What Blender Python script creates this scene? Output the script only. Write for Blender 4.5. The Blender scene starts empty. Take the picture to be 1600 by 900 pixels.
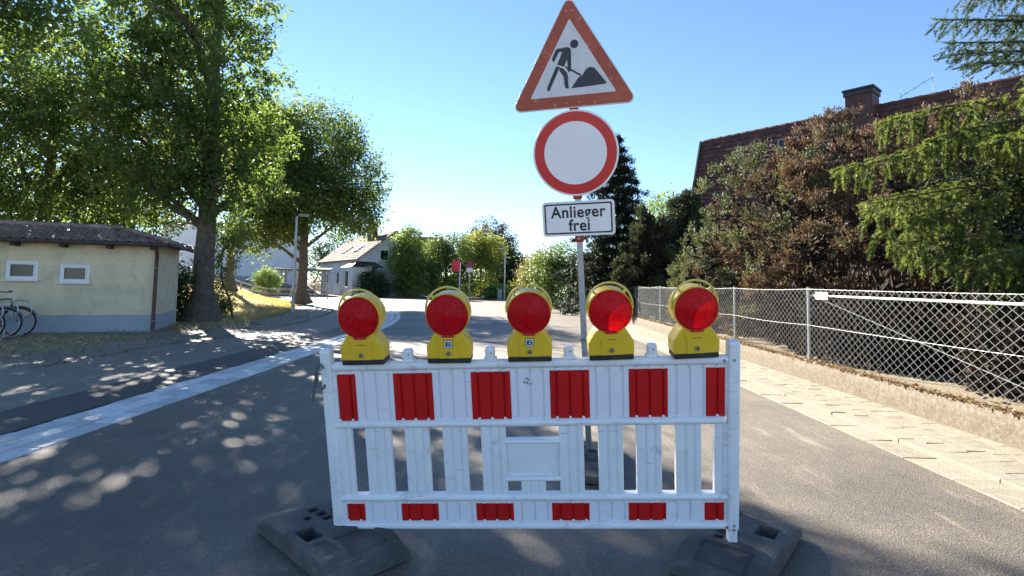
import bpy, bmesh, math, random
import numpy as np
from mathutils import Vector, Matrix, Euler, Quaternion

R = math.radians
scene = bpy.context.scene
COL = scene.collection

# ------------------------------------------------------------------ camera
cam_d = bpy.data.cameras.new('camera')
cam = bpy.data.objects.new('camera', cam_d)
COL.objects.link(cam)
PITCH, ROLL, CAMH = R(3.8), R(0.95), 1.33
fw = Vector((0, math.cos(PITCH), math.sin(PITCH)))
r0 = Vector((1, 0, 0)); u0 = r0.cross(fw)
rt = r0*math.cos(ROLL) + u0*math.sin(ROLL)
up = u0*math.cos(ROLL) - r0*math.sin(ROLL)
cam.matrix_world = Matrix(((rt.x, up.x, -fw.x, 0), (rt.y, up.y, -fw.y, 0), (rt.z, up.z, -fw.z, CAMH), (0, 0, 0, 1)))
cam_d.sensor_width = 36
cam_d.lens = 850/1600*36
cam_d.shift_y = -61.5/1600
cam_d.clip_start = 0.05
cam_d.clip_end = 3000
scene.camera = cam

# ------------------------------------------------------------------ light
SUN_AZ, SUN_EL = R(-33.6), R(28.2)
world = bpy.data.worlds.new('World'); scene.world = world; world.use_nodes = True
wn = world.node_tree
bg = wn.nodes['Background']
sky = wn.nodes.new('ShaderNodeTexSky'); sky.sky_type = 'NISHITA'
sky.sun_disc = False; sky.sun_elevation = SUN_EL; sky.sun_rotation = SUN_AZ
sky.air_density = 0.85; sky.dust_density = 0.0; sky.ozone_density = 4.0
wn.links.new(sky.outputs[0], bg.inputs[0]); bg.inputs[1].default_value = 0.053
sd = Vector((math.sin(SUN_AZ)*math.cos(SUN_EL), math.cos(SUN_AZ)*math.cos(SUN_EL), math.sin(SUN_EL)))
sun_d = bpy.data.lights.new('sun', 'SUN'); sun_d.energy = 5.0; sun_d.angle = R(0.45); sun_d.color = (1.0, 0.91, 0.78)
sun = bpy.data.objects.new('sun', sun_d); COL.objects.link(sun)
sun.rotation_euler = sd.to_track_quat('Z', 'Y').to_euler()
sun.location = (-30, 45, 30)
vs = scene.view_settings
vs.view_transform = 'Standard'; vs.look = 'None'; vs.gamma = 1; vs.use_curve_mapping = False
vs.exposure = 2.35
scene.cycles.max_bounces = 6; scene.cycles.diffuse_bounces = 4
scene.cycles.transparent_max_bounces = 12
scene.cycles.sample_clamp_indirect = 6

# ------------------------------------------------------------------ helpers
def tag(o, label=None, cat=None, group=None, kind=None):
    if label: o['label'] = label
    if cat: o['category'] = cat
    if group: o['group'] = group
    if kind: o['kind'] = kind
    return o

def empty(name, loc=(0, 0, 0), rot=(0, 0, 0), **k):
    o = bpy.data.objects.new(name, None); COL.objects.link(o)
    o.location = loc; o.rotation_euler = rot; o.empty_display_size = .2
    return tag(o, **k)

class MB:
    def __init__(s): s.v = []; s.f = []
    def add(s, vs_, fs):
        b = len(s.v); s.v += [tuple(p) for p in vs_]; s.f += [tuple(i+b for i in f) for f in fs]; return s
    def box(s, c, d, rot=None, taper=1.0):
        x, y, z = d[0]/2, d[1]/2, d[2]/2
        t = taper
        p = [Vector(q) for q in ((-x, -y, -z), (x, -y, -z), (x, y, -z), (-x, y, -z), (-x*t, -y*t, z), (x*t, -y*t, z), (x*t, y*t, z), (-x*t, y*t, z))]
        if rot is not None:
            m = Euler(rot).to_matrix() if not isinstance(rot, Matrix) else rot
            p = [m @ q for q in p]
        c = Vector(c)
        return s.add([q+c for q in p], [(0, 3, 2, 1), (4, 5, 6, 7), (0, 1, 5, 4), (1, 2, 6, 5), (2, 3, 7, 6), (3, 0, 4, 7)])
    def bar(s, a, b, w, h, upv=(0, 0, 1)):
        a, b = Vector(a), Vector(b); d = b-a; L = d.length; d.normalize()
        u = Vector(upv)
        if abs(d.dot(u)) > .98: u = Vector((0, 1, 0))
        sx = d.cross(u).normalized(); uz = sx.cross(d)
        m = Matrix((sx, d, uz)).transposed()
        return s.box((a+b)/2, (w, L, h), m)
    def tube(s, pts, rad, n=8, cap=True):
        pts = [Vector(p) for p in pts]
        if not hasattr(rad, '__len__'): rad = [rad]*len(pts)
        rings = []; ref = None
        for i, p in enumerate(pts):
            d = (pts[min(i+1, len(pts)-1)]-pts[max(i-1, 0)])
            if d.length < 1e-9: d = Vector((0, 0, 1))
            d.normalize()
            if ref is None:
                ref = Vector((1, 0, 0)) if abs(d.x) < .8 else Vector((0, 1, 0))
            u = (ref - d*ref.dot(d)).normalized(); w = d.cross(u); ref = u
            rings.append([p+(u*math.cos(2*math.pi*k/n)+w*math.sin(2*math.pi*k/n))*rad[i] for k in range(n)])
        vv = [q for r_ in rings for q in r_]; ff = []
        for i in range(len(pts)-1):
            for k in range(n):
                ff.append((i*n+k, i*n+(k+1) % n, (i+1)*n+(k+1) % n, (i+1)*n+k))
        if cap:
            ff.append(tuple(range(n-1, -1, -1))); ff.append(tuple((len(pts)-1)*n+k for k in range(n)))
        return s.add(vv, ff)
    def ring(s, c, r, t, axis='y', n=36, m=8, a0=0, a1=2*math.pi, sq=1.0):
        c = Vector(c); full = abs(a1-a0-2*math.pi) < 1e-6; vv = []; ff = []
        k = n if full else n+1
        for i in range(k):
            a = a0+(a1-a0)*i/n
            e = Vector((math.cos(a), 0, math.sin(a))) if axis == 'y' else Vector((math.cos(a), math.sin(a), 0))
            o = Vector((0, 1, 0)) if axis == 'y' else Vector((0, 0, 1))
            for j in range(m):
                b = 2*math.pi*j/m
                vv.append(c+e*(r+t*math.cos(b))+o*t*sq*math.sin(b))
        for i in range(n):
            for j in range(m):
                i2 = (i+1) % k
                ff.append((i*m+j, i2*m+j, i2*m+(j+1) % m, i*m+(j+1) % m))
        return s.add(vv, ff)
    def lathe(s, prof, c=(0, 0, 0), axis='y', n=32):
        # prof: (radius, offset along axis)
        c = Vector(c); vv = []; ff = []
        for (r, o) in prof:
            for k in range(n):
                a = 2*math.pi*k/n
                if axis == 'y': vv.append(c+Vector((r*math.cos(a), o, r*math.sin(a))))
                else: vv.append(c+Vector((r*math.cos(a), r*math.sin(a), o)))
        for i in range(len(prof)-1):
            for k in range(n):
                ff.append((i*n+k, i*n+(k+1) % n, (i+1)*n+(k+1) % n, (i+1)*n+k))
        return s.add(vv, ff)
    def prism(s, poly, a, b, axis='z'):
        # poly in the two other axes, extruded from a to b; 'z': (x,y), 'y': (x,z), 'x': (y,z)
        def P(q, t):
            return (q[0], q[1], t) if axis == 'z' else (q[0], t, q[1]) if axis == 'y' else (t, q[0], q[1])
        n = len(poly)
        vv = [P(q, a) for q in poly]+[P(q, b) for q in poly]
        ff = [tuple(range(n-1, -1, -1)), tuple(range(n, 2*n))]
        ff += [(i, (i+1) % n, n+(i+1) % n, n+i) for i in range(n)]
        return s.add(vv, ff)
    def build(s, name, mat, parent=None, smooth=False, bevel=0, seg=2, loc=None, fix=True):
        me = bpy.data.meshes.new(name)
        me.from_pydata(s.v, [], s.f)
        if fix:
            bm = bmesh.new(); bm.from_mesh(me)
            bmesh.ops.recalc_face_normals(bm, faces=bm.faces); bm.to_mesh(me); bm.free()
        o = bpy.data.objects.new(name, me); COL.objects.link(o)
        me.materials.append(mat)
        if smooth:
            me.polygons.foreach_set('use_smooth', [True]*len(me.polygons))
            me.set_sharp_from_angle(angle=R(42))
        if bevel:
            b = o.modifiers.new('b', 'BEVEL'); b.width = bevel; b.segments = seg; b.limit_method = 'ANGLE'; b.angle_limit = R(35)
        if parent is not None: o.parent = parent
        if loc is not None: o.location = loc
        return o

def np_mesh(name, V, F, mat, parent=None, smooth=False):
    me = bpy.data.meshes.new(name)
    n, k = F.shape
    me.vertices.add(len(V)); me.vertices.foreach_set('co', V.astype(np.float32).ravel())
    me.loops.add(n*k); me.loops.foreach_set('vertex_index', F.astype(np.int32).ravel())
    me.polygons.add(n); me.polygons.foreach_set('loop_start', np.arange(0, n*k, k, dtype=np.int32))
    me.update(calc_edges=True)
    if smooth: me.polygons.foreach_set('use_smooth', np.ones(n, bool))
    me.materials.append(mat)
    o = bpy.data.objects.new(name, me); COL.objects.link(o)
    if parent is not None: o.parent = parent
    return o

def share(src, name, loc, rot=(0, 0, 0), scl=None, parent=None):
    o = src.copy(); o.name = name; COL.objects.link(o); o.parent = parent
    o.location = loc; o.rotation_euler = rot
    if scl is not None: o.scale = scl
    return o

def nrm(a):
    return a/np.maximum(np.linalg.norm(a, axis=-1, keepdims=True), 1e-9)

def smst(x):
    x = max(0., min(1., x)); return x*x*(3-2*x)

# ------------------------------------------------------------------ materials
def new_mat(name):
    m = bpy.data.materials.new(name); m.use_nodes = True
    nt = m.node_tree
    return m, nt, nt.nodes['Principled BSDF'], nt.links

def node(nt, t, **k):
    n = nt.nodes.new(t)
    for a, b in k.items():
        if a in n.inputs: n.inputs[a].default_value = b
        else: setattr(n, a, b)
    return n

def noise(nt, co, scale, detail=4, rough=.55, dist=0):
    n = node(nt, 'ShaderNodeTexNoise'); n.inputs['Scale'].default_value = scale
    n.inputs['Detail'].default_value = detail; n.inputs['Roughness'].default_value = rough; n.inputs['Distortion'].default_value = dist
    nt.links.new(co, n.inputs['Vector']); return n

def ramp(nt, fac, stops):
    r_ = nt.nodes.new('ShaderNodeValToRGB'); e = r_.color_ramp.elements
    while len(e) < len(stops): e.new(.5)
    for i, (p, c) in enumerate(stops):
        e[i].position = p; e[i].color = c if len(c) == 4 else (*c, 1)
    nt.links.new(fac, r_.inputs[0]); return r_

def mixc(nt, fac, a, b, mode='MIX'):
    m = nt.nodes.new('ShaderNodeMix'); m.data_type = 'RGBA'; m.blend_type = mode
    for s_, v in ((m.inputs[0], fac), (m.inputs[6], a), (m.inputs[7], b)):
        if hasattr(v, 'links') or hasattr(v, 'node'): nt.links.new(v, s_)
        elif hasattr(v, '__len__'): s_.default_value = (*v, 1) if len(v) == 3 else v
        else: s_.default_value = v
    return m.outputs[2]

def coords(nt, kind='Object'):
    return nt.nodes.new('ShaderNodeTexCoord').outputs[kind]

def bump(nt, b, h, strength, dist=.01):
    n = nt.nodes.new('ShaderNodeBump'); n.inputs['Strength'].default_value = strength; n.inputs['Distance'].default_value = dist
    nt.links.new(h, n.inputs['Height']); nt.links.new(n.outputs[0], b.inputs['Normal']); return n

def plain(name, c, rough=.5, metal=0, var=.15, vscale=6, bscale=0, bstr=.2, dirt=None, dscale=3, dlo=.55, dhi=.75, coat=0, bdist=.01, spec=.5, perobj=0, scr=None, scr_rot=(0, .5, 0)):
    m, nt, b, L = new_mat(name)
    co = coords(nt)
    if perobj:
        oi = nt.nodes.new('ShaderNodeObjectInfo')
        va = nt.nodes.new('ShaderNodeVectorMath'); va.operation = 'ADD'
        sc_ = nt.nodes.new('ShaderNodeMath'); sc_.operation = 'MULTIPLY'; sc_.inputs[1].default_value = 37
        L.new(oi.outputs['Random'], sc_.inputs[0]); L.new(co, va.inputs[0]); L.new(sc_.outputs[0], va.inputs[1]); co = va.outputs[0]
    n = noise(nt, co, vscale, 5)
    lo = tuple(x*(1-var) for x in c); hi = tuple(min(1, x*(1+var)) for x in c)
    col = ramp(nt, n.outputs[0], [(.3, lo), (.7, hi)]).outputs[0]
    if perobj:
        rr = ramp(nt, oi.outputs['Random'], [(0, (1-perobj,)*3), (1, (1+perobj*.3, 1+perobj*.25, 1+perobj*.2))])
        col = mixc(nt, 1.0, col, rr.outputs[0], 'MULTIPLY')
    if dirt:
        n2 = noise(nt, co, dscale, 8, .7)
        fac = ramp(nt, n2.outputs[0], [(dlo, (0, 0, 0)), (dhi, (1, 1, 1))]).outputs[0]
        col = mixc(nt, fac, col, dirt)
    if scr:
        mp = nt.nodes.new('ShaderNodeMapping'); mp.inputs['Scale'].default_value = (5, 5, 90); mp.inputs['Rotation'].default_value = scr_rot; L.new(co, mp.inputs[0])
        n5 = noise(nt, mp.outputs[0], 2.0, 3, .5); n6 = noise(nt, co, 5, 3)
        f1 = ramp(nt, n5.outputs[0], [(.63, (0, 0, 0)), (.67, (.8, .8, .8))]).outputs[0]; f2 = ramp(nt, n6.outputs[0], [(.48, (0, 0, 0)), (.62, (1, 1, 1))]).outputs[0]
        col = mixc(nt, mixc(nt, 1.0, f1, f2, 'MULTIPLY'), col, scr)
    L.new(col, b.inputs['Base Color'])
    b.inputs['Roughness'].default_value = rough; b.inputs['Metallic'].default_value = metal
    b.inputs['Coat Weight'].default_value = coat; b.inputs['Specular IOR Level'].default_value = spec
    if bscale:
        n3 = noise(nt, co, bscale, 4); bump(nt, b, n3.outputs[0], bstr, bdist)
    return m

def asphalt(name, base, warm, speck=(.3, .28, .25), rough=.62, streak=None, scale=1.0, spec=.5):
    m, nt, b, L = new_mat(name); co = coords(nt)
    n1 = noise(nt, co, .45*scale, 6, .6); n2 = noise(nt, co, 3.1*scale, 5, .65)
    c = ramp(nt, n1.outputs[0], [(.35, base), (.68, warm)]).outputs[0]
    c = mixc(nt, .5, c, ramp(nt, n2.outputs[0], [(.3, (.68,)*3), (.72, (1.3, 1.28, 1.24))]).outputs[0], 'MULTIPLY')
    v = node(nt, 'ShaderNodeTexVoronoi'); v.inputs['Scale'].default_value = 130; L.new(co, v.inputs['Vector'])
    g = noise(nt, co, 160, 2)
    sp = ramp(nt, v.outputs['Color'], [(.4, (.68,)*3), (.95, (1.55, 1.52, 1.45))]).outputs[0]
    c = mixc(nt, .75, c, sp, 'MULTIPLY')
    f2 = ramp(nt, g.outputs[0], [(.66, (0,)*3), (.74, (1,)*3)]).outputs[0]
    c = mixc(nt, mixc(nt, 1, f2, (.35,)*3, 'MULTIPLY'), c, speck)
    if streak:
        mp = nt.nodes.new('ShaderNodeMapping'); mp.inputs['Scale'].default_value = (2.2, .35, 1); mp.inputs['Rotation'].default_value = (0, 0, R(12)); L.new(co, mp.inputs[0])
        n4 = noise(nt, mp.outputs[0], 2.2, 9, .72)
        fs = ramp(nt, n4.outputs[0], [(.56, (0,)*3), (.74, (.6,)*3)]).outputs[0]
        c = mixc(nt, fs, c, streak)
    L.new(c, b.inputs['Base Color']); b.inputs['Roughness'].default_value = rough; b.inputs['Specular IOR Level'].default_value = spec
    bump(nt, b, v.outputs['Distance'], .55, .006)
    return m

def leafmat(name, cols, trans=.45, rough=.5, island=True, nscale=.6, spec=.3):
    m, nt, b, L = new_mat(name)
    out = nt.nodes['Material Output']
    g = nt.nodes.new('ShaderNodeNewGeometry')
    co = coords(nt)
    n1 = noise(nt, co, nscale, 3)
    k = len(cols)
    mx = nt.nodes.new('ShaderNodeMath'); mx.operation = 'MULTIPLY_ADD'
    L.new(g.outputs['Random Per Island'], mx.inputs[0]); mx.inputs[1].default_value = .45
    md = nt.nodes.new('ShaderNodeMath'); md.operation = 'MULTIPLY_ADD'; L.new(n1.outputs[0], md.inputs[0]); md.inputs[1].default_value = 1.3; md.inputs[2].default_value = -.37
    L.new(md.outputs[0], mx.inputs[2])
    c = ramp(nt, mx.outputs[0], [(i/(k-1)*.8+.1, q) for i, q in enumerate(cols)]).outputs[0]
    L.new(c, b.inputs['Base Color']); b.inputs['Roughness'].default_value = rough; b.inputs['Specular IOR Level'].default_value = spec
    t = nt.nodes.new('ShaderNodeBsdfTranslucent')
    c2 = mixc(nt, 1, c, (1.5, 1.45, .75), 'MULTIPLY'); L.new(c2, t.inputs[0])
    ms = nt.nodes.new('ShaderNodeMixShader'); ms.inputs[0].default_value = trans
    L.new(b.outputs[0], ms.inputs[1]); L.new(t.outputs[0], ms.inputs[2]); L.new(ms.outputs[0], out.inputs[0])
    return m

MT = {}
MT['asphalt'] = asphalt('asphalt_new', (.097, .088, .077), (.178, .154, .122), streak=(.38, .32, .235))
MT['asphalt_dark'] = asphalt('asphalt_dark', (.06, .06, .062), (.085, .082, .08))
MT['asphalt_old'] = asphalt('asphalt_old', (.17, .162, .15), (.25, .23, .195), speck=(.35, .33, .3), streak=(.26, .22, .16))
MT['dirt'] = plain('dry_earth', (.21, .165, .105), .95, var=.35, vscale=1.4, bscale=30, bstr=.6, bdist=.03, dirt=(.24, .20, .13), dscale=.8, dlo=.42, dhi=.6)
MT['stone'] = plain('grey_paver', (.66, .67, .66), .6, var=.14, vscale=9, bscale=45, bstr=.35, perobj=.30, dirt=(.34, .38, .34), dscale=5, dlo=.62, dhi=.8)
MT['bed'] = plain('mortar_bed', (.11, .10, .085), .95, var=.2, vscale=20)
MT['sandpaver'] = plain('sandy_paver', (.225, .205, .158), .88, var=.14, vscale=11, bscale=55, bstr=.5, perobj=.10, dirt=(.16, .14, .105), dscale=7, dlo=.56, dhi=.76)
MT['sand'] = plain('joint_sand', (.34, .29, .20), .95, var=.25, vscale=20, bscale=80, bstr=.5)
MT['sandfill'] = plain('sand_fill', (.19, .168, .125), .95, var=.2, vscale=14, bscale=80, bstr=.5)
MT['kerb'] = plain('kerb_concrete', (.215, .198, .155), .85, var=.1, vscale=14, bscale=60, bstr=.35, perobj=.08, dirt=(.33, .29, .22), dscale=6, dlo=.58, dhi=.8)
MT['oldwall'] = plain('weathered_concrete', (.135, .115, .085), .95, var=.35, vscale=24, bscale=55, bstr=.45, bdist=.012, dirt=(.10, .065, .04), dscale=7, dlo=.50, dhi=.72)
MT['galv'] = plain('galvanised_steel', (.42, .45, .46), .42, .75, var=.12, vscale=18)
MT['wire'] = plain('fence_wire', (.36, .385, .385), .5, .5, var=.1)
MT['white_pl'] = plain('white_plastic', (.84, .85, .87), .42, var=.05, vscale=8, bscale=120, bstr=.06, dirt=(.34, .32, .28), dscale=9, dlo=.58, dhi=.84, spec=.5, scr=(.42, .42, .42))
MT['white_film'] = plain('white_reflective_film', (.86, .84, .90), .33, var=.03, vscale=5, dirt=(.42, .40, .41), dscale=20, dlo=.64, dhi=.80, scr=(.5, .48, .5))
MT['red_film'] = plain('red_reflective_film', (.58, .010, .010), .34, var=.10, vscale=5, dirt=(.7, .45, .42), dscale=34, dlo=.715, dhi=.74)
MT['yellow'] = plain('yellow_plastic', (.80, .52, .022), .42, var=.07, vscale=9, bscale=160, bstr=.05, dirt=(.36, .24, .05), dscale=16, dlo=.66, dhi=.86)
MT['yellow_pale'] = plain('pale_yellow_plastic', (.74, .55, .13), .42, var=.06, vscale=9)
MT['black'] = plain('black_rubber', (.018, .018, .02), .6, var=.2, vscale=20, dirt=(.07, .065, .055), dscale=12)
MT['ink'] = plain('black_print', (.012, .013, .022), .4, var=.1)
MT['navy'] = plain('pictogram_print', (.012, .014, .035), .4, var=.1, dirt=(.20, .21, .24), dscale=26, dlo=.66, dhi=.74)
MT['recycled'] = plain('recycled_plastic', (.075, .073, .068), .72, var=.3, vscale=5, bscale=70, bstr=.55, dirt=(.15, .14, .12), dscale=7, dlo=.5, dhi=.8, scr=(.22, .21, .2))
MT['brass'] = plain('lock_metal', (.62, .52, .36), .3, .85, var=.15, vscale=40)
MT['sign_white'] = plain('sign_white', (.84, .82, .82), .35, var=.04, vscale=4, dirt=(.42, .40, .40), dscale=16, dlo=.62, dhi=.82)
MT['sign_grey'] = plain('sign_grey', (.62, .62, .66), .35, var=.07, vscale=7, dirt=(.27, .27, .29), dscale=24, dlo=.6, dhi=.74, scr=(.3, .3, .32))
MT['sign_red'] = plain('sign_red', (.58, .014, .018), .35, var=.08, vscale=4, dirt=(.55, .3, .28), dscale=30, dlo=.72, dhi=.78)
MT['sign_faded'] = plain('faded_red', (.36, .062, .028), .45, var=.18, vscale=5, dirt=(.60, .36, .24), dscale=21, dlo=.60, dhi=.72, scr=(.58, .42, .32))
MT['alu'] = plain('aluminium_edge', (.52, .54, .54), .4, .6, var=.1)
MT['clamp_red'] = plain('red_clamp', (.34, .018, .02), .5, var=.2, vscale=30, dirt=(.08, .03, .03), dscale=30)
MT['plaster'] = plain('cream_plaster', (.68, .58, .38), .9, var=.07, vscale=1.6, bscale=90, bstr=.18, dirt=(.46, .41, .28), dscale=2.6, dlo=.47, dhi=.72)
MT['plinth'] = plain('grey_plinth', (.33, .37, .40), .85, var=.08, vscale=3, bscale=60, bstr=.2)
MT['pvc'] = plain('white_frame', (.74, .75, .75), .4, var=.03)
MT['brown_metal'] = plain('brown_downpipe', (.10, .035, .028), .5, var=.2, vscale=9)
MT['dark_wood'] = plain('dark_wood', (.05, .038, .032), .75, var=.3, vscale=14)
MT['tile'] = plain('clay_tile', (.30, .215, .185), .5, var=.3, vscale=9, perobj=.42, bscale=40, bstr=.3, dirt=(.30, .27, .22), dscale=6, dlo=.52, dhi=.72)
MT['brick_tile'] = plain('brown_roof_tile', (.085, .034, .026), .75, var=.45, vscale=5.5, bscale=40, bstr=.4, dirt=(.14, .072, .05), dscale=2.4, dlo=.54, dhi=.74)
MT['dark_fascia'] = plain('dark_fascia', (.03, .03, .035), .6, var=.2)
MT['chimney'] = plain('chimney_cladding', (.075, .032, .03), .7, var=.3, vscale=9, bscale=30)
MT['greyplaster'] = plain('pale_grey_plaster', (.66, .68, .71), .9, var=.07, vscale=.9, dirt=(.40, .42, .45), dscale=.6)
MT['whiteplaster'] = plain('white_plaster', (.70, .73, .77), .9, var=.03, vscale=.5)
MT['oldroof'] = plain('weathered_roof', (.105, .083, .076), .95, var=.22, vscale=3.5, bscale=9, bstr=.5)
MT['timber'] = plain('weathered_timber', (.42, .38, .33), .8, var=.2, vscale=7)
MT['bark'] = plain('bark', (.155, .125, .095), .95, var=.35, vscale=7, bscale=17, bstr=1, bdist=.05, dirt=(.08, .065, .05), dscale=8, dlo=.45, dhi=.65)
MT['bark_red'] = plain('conifer_bark', (.10, .06, .04), .95, var=.35, vscale=9, bscale=20, bstr=1, bdist=.04)
MT['busred'] = plain('bus_stop_red', (.75, .03, .05), .5, var=.05)
MT['blue'] = plain('sign_blue', (.03, .05, .30), .4, var=.05)
MT['tyre'] = plain('tyre_rubber', (.02, .02, .024), .7, var=.2)
MT['steelgrey'] = plain('painted_steel', (.16, .18, .20), .4, .6, var=.1)
MT['bikeblue'] = plain('bicycle_paint', (.03, .05, .10), .35, .3, var=.1)
MT['drygrass'] = leafmat('dry_grass', [(.29, .225, .115), (.38, .31, .17), (.46, .385, .22), (.27, .24, .12)], .3)
MT['drymeadow'] = plain('dry_meadow', (.38, .305, .165), .95, var=.35, vscale=1.8, bscale=25, bstr=.6, bdist=.03, dirt=(.27, .17, .09), dscale=.7, dlo=.5, dhi=.66)
MT['litter'] = leafmat('leaf_litter', [(.10, .05, .02), (.20, .11, .045), (.30, .19, .08)], .15)
MT['leafA'] = leafmat('maple_leaves', [(.044, .08, .028), (.078, .135, .045), (.125, .18, .062), (.18, .225, .09)], .6)
MT['leafB'] = leafmat('linden_leaves', [(.042, .074, .028), (.072, .118, .045), (.12, .172, .062), (.175, .215, .085)], .6)
MT['leafpale'] = leafmat('pale_leaves', [(0.063, 0.119, 0.035), (0.119, 0.196, 0.056), (0.182, 0.259, 0.077), (0.252, 0.308, 0.105)], .45)
MT['leafyellow'] = leafmat('yellowish_leaves', [(0.084, 0.119, 0.028), (0.168, 0.210, 0.049), (0.238, 0.266, 0.070), (0.308, 0.294, 0.091)], .45)
MT['leafdark'] = leafmat('dark_leaves', [(0.014, 0.031, 0.014), (0.028, 0.059, 0.022), (0.050, 0.091, 0.034), (0.084, 0.126, 0.049)], .3)
MT['leafcopper'] = leafmat('copper_leaves', [(0.020, 0.017, 0.014), (0.042, 0.025, 0.020), (0.067, 0.039, 0.028), (0.084, 0.070, 0.042)], .3)
MT['leafmix'] = leafmat('shrub_leaves', [(0.042, 0.077, 0.025), (0.084, 0.133, 0.042), (0.140, 0.196, 0.063), (0.196, 0.210, 0.084)], .4)
MT['leafautumn'] = leafmat('rusty_shrub_leaves', [(0.070, 0.084, 0.028), (0.154, 0.140, 0.056), (0.238, 0.182, 0.077), (0.168, 0.196, 0.070)], .4)
MT['spruce'] = leafmat('spruce_needles', [(.022, .040, .014), (.075, .108, .032), (.145, .185, .055), (.23, .27, .10)], .4, nscale=1.5)
MT['spruceblue'] = leafmat('blue_green_needles', [(.018, .035, .024), (.035, .065, .04), (.06, .10, .05), (.09, .13, .05)], .3, nscale=1.5)
MT['cyp'] = leafmat('browned_cypress', [(.042, .022, .019), (.085, .048, .040), (.13, .085, .068), (.145, .112, .085), (.10, .102, .072)], .2, rough=.7, nscale=.62)
MT['cypgreen'] = leafmat('grey_green_cypress', [(.04, .044, .024), (.085, .10, .055), (.13, .155, .088), (.18, .20, .12)], .2, rough=.7, nscale=.9)
MT['yew'] = leafmat('dark_yew', [(0.022, 0.028, 0.017), (0.045, 0.056, 0.031), (0.081, 0.092, 0.050), (0.126, 0.133, 0.077)], .15, rough=.7, nscale=1.0)
MT['undergrowth'] = leafmat('shaded_brown_needles', [(.016, .009, .006), (.032, .018, .012), (.05, .03, .02)], .1, rough=.8)  # cypress brown darkened, shade behind the fence put into the colour
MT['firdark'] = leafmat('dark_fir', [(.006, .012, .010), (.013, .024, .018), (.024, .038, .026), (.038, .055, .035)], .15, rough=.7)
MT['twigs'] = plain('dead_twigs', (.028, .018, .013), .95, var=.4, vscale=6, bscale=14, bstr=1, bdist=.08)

def glassy(name, c, rough=.08):
    m, nt, b, L = new_mat(name)
    n = noise(nt, coords(nt), 3, 3)
    L.new(ramp(nt, n.outputs[0], [(.3, tuple(x*.7 for x in c)), (.7, tuple(x*1.3 for x in c))]).outputs[0], b.inputs['Base Color'])
    b.inputs['Roughness'].default_value = rough; b.inputs['Specular IOR Level'].default_value = .7
    return m
MT['glass'] = glassy('window_glass', (.02, .027, .033))
MT['glassdark'] = glassy('dim_window_glass', (.02, .024, .02), .25)

def lensmat(name, c, tr, transp):
    m, nt, b, L = new_mat(name); out = nt.nodes['Material Output']
    co = coords(nt)
    n1 = noise(nt, co, 14, 4, .6)
    col = ramp(nt, n1.outputs[0], [(.3, tuple(x*.6 for x in c)), (.72, tuple(min(1, x*1.35) for x in c))]).outputs[0]
    L.new(col, b.inputs['Base Color']); b.inputs['Roughness'].default_value = .16; b.inputs['Specular IOR Level'].default_value = .6
    w = node(nt, 'ShaderNodeTexVoronoi'); w.inputs['Scale'].default_value = 160; L.new(co, w.inputs['Vector'])
    bump(nt, b, w.outputs['Distance'], .45, .004)
    t = nt.nodes.new('ShaderNodeBsdfTranslucent'); v2 = node(nt, 'ShaderNodeTexVoronoi'); v2.inputs['Scale'].default_value = 70; nt.links.new(co, v2.inputs['Vector'])
    nt.links.new(ramp(nt, v2.outputs['Color'], [(.2, (.75, .012, .016)), (.6, (.9, .018, .02)), (.9, (1., .06, .05))]).outputs[0], t.inputs[0])
    p = nt.nodes.new('ShaderNodeBsdfTransparent'); p.inputs[0].default_value = (.9, .12, .10, 1)
    m1 = nt.nodes.new('ShaderNodeMixShader'); m1.inputs[0].default_value = tr
    L.new(b.outputs[0], m1.inputs[1]); L.new(t.outputs[0], m1.inputs[2])
    m2 = nt.nodes.new('ShaderNodeMixShader'); m2.inputs[0].default_value = transp
    L.new(m1.outputs[0], m2.inputs[1]); L.new(p.outputs[0], m2.inputs[2]); L.new(m2.outputs[0], out.inputs[0])
    return m
MT['lens'] = lensmat('red_lens', (.62, .012, .028), .7, 0.0)
MT['lensback'] = lensmat('red_rear_lens', (.42, .006, .022), .35, .85)

# ================================================================== SETTING
rnd = random.Random(7)
def xl(Y): return -3.62 if Y < 14 else -3.62-.0125*(min(Y, 46)-14)**2
def xr(Y): return 3.15 if Y < 24 else 3.15-.006*(Y-24)**2
def side_edge(Y): return xl(Y)-.63-(4.3 if Y < 12 else 4.0)
def gz(x, y):
    b = smst((side_edge(min(y, 44))-.4-x)/5.5)*max(0, min(1.35, (y-17.5)/18))*.95
    if x > 4.3: b += .22*smst((x-4.35)/.2) if y < 60 else 0
    return -.03+b

def grid(name, xs, ys, zf, mat, **k):
    mb = MB(); n = len(xs)
    vv = [(x, y, zf(x, y)) for y in ys for x in xs]
    ff = [(j*n+i, j*n+i+1, (j+1)*n+i+1, (j+1)*n+i) for j in range(len(ys)-1) for i in range(n-1)]
    o = mb.add(vv, ff).build(name, mat, smooth=True, fix=False)
    return tag(o, kind='structure', **k)

def lin(a, b, n): return [a+(b-a)*i/(n-1) for i in range(n)]
gx = [-900, -300, -120, -70]+lin(-45, -8, 75)+lin(-7.4, 4.2, 13)+[4.36, 4.5, 4.6]+lin(5, 30, 15)+[60, 120, 300, 900]
gy = [-60, -20]+lin(-6, 60, 111)+[70, 90, 140, 300, 1200]
jit = random.Random(3)
def gzn(x, y):
    r_ = gz(x, y)
    if -40 < x < -8.6 and -4 < y < 58: r_ += jit.uniform(-.018, .018)
    return r_
grid('ground', gx, gy, gzn, MT['dirt'])

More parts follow.
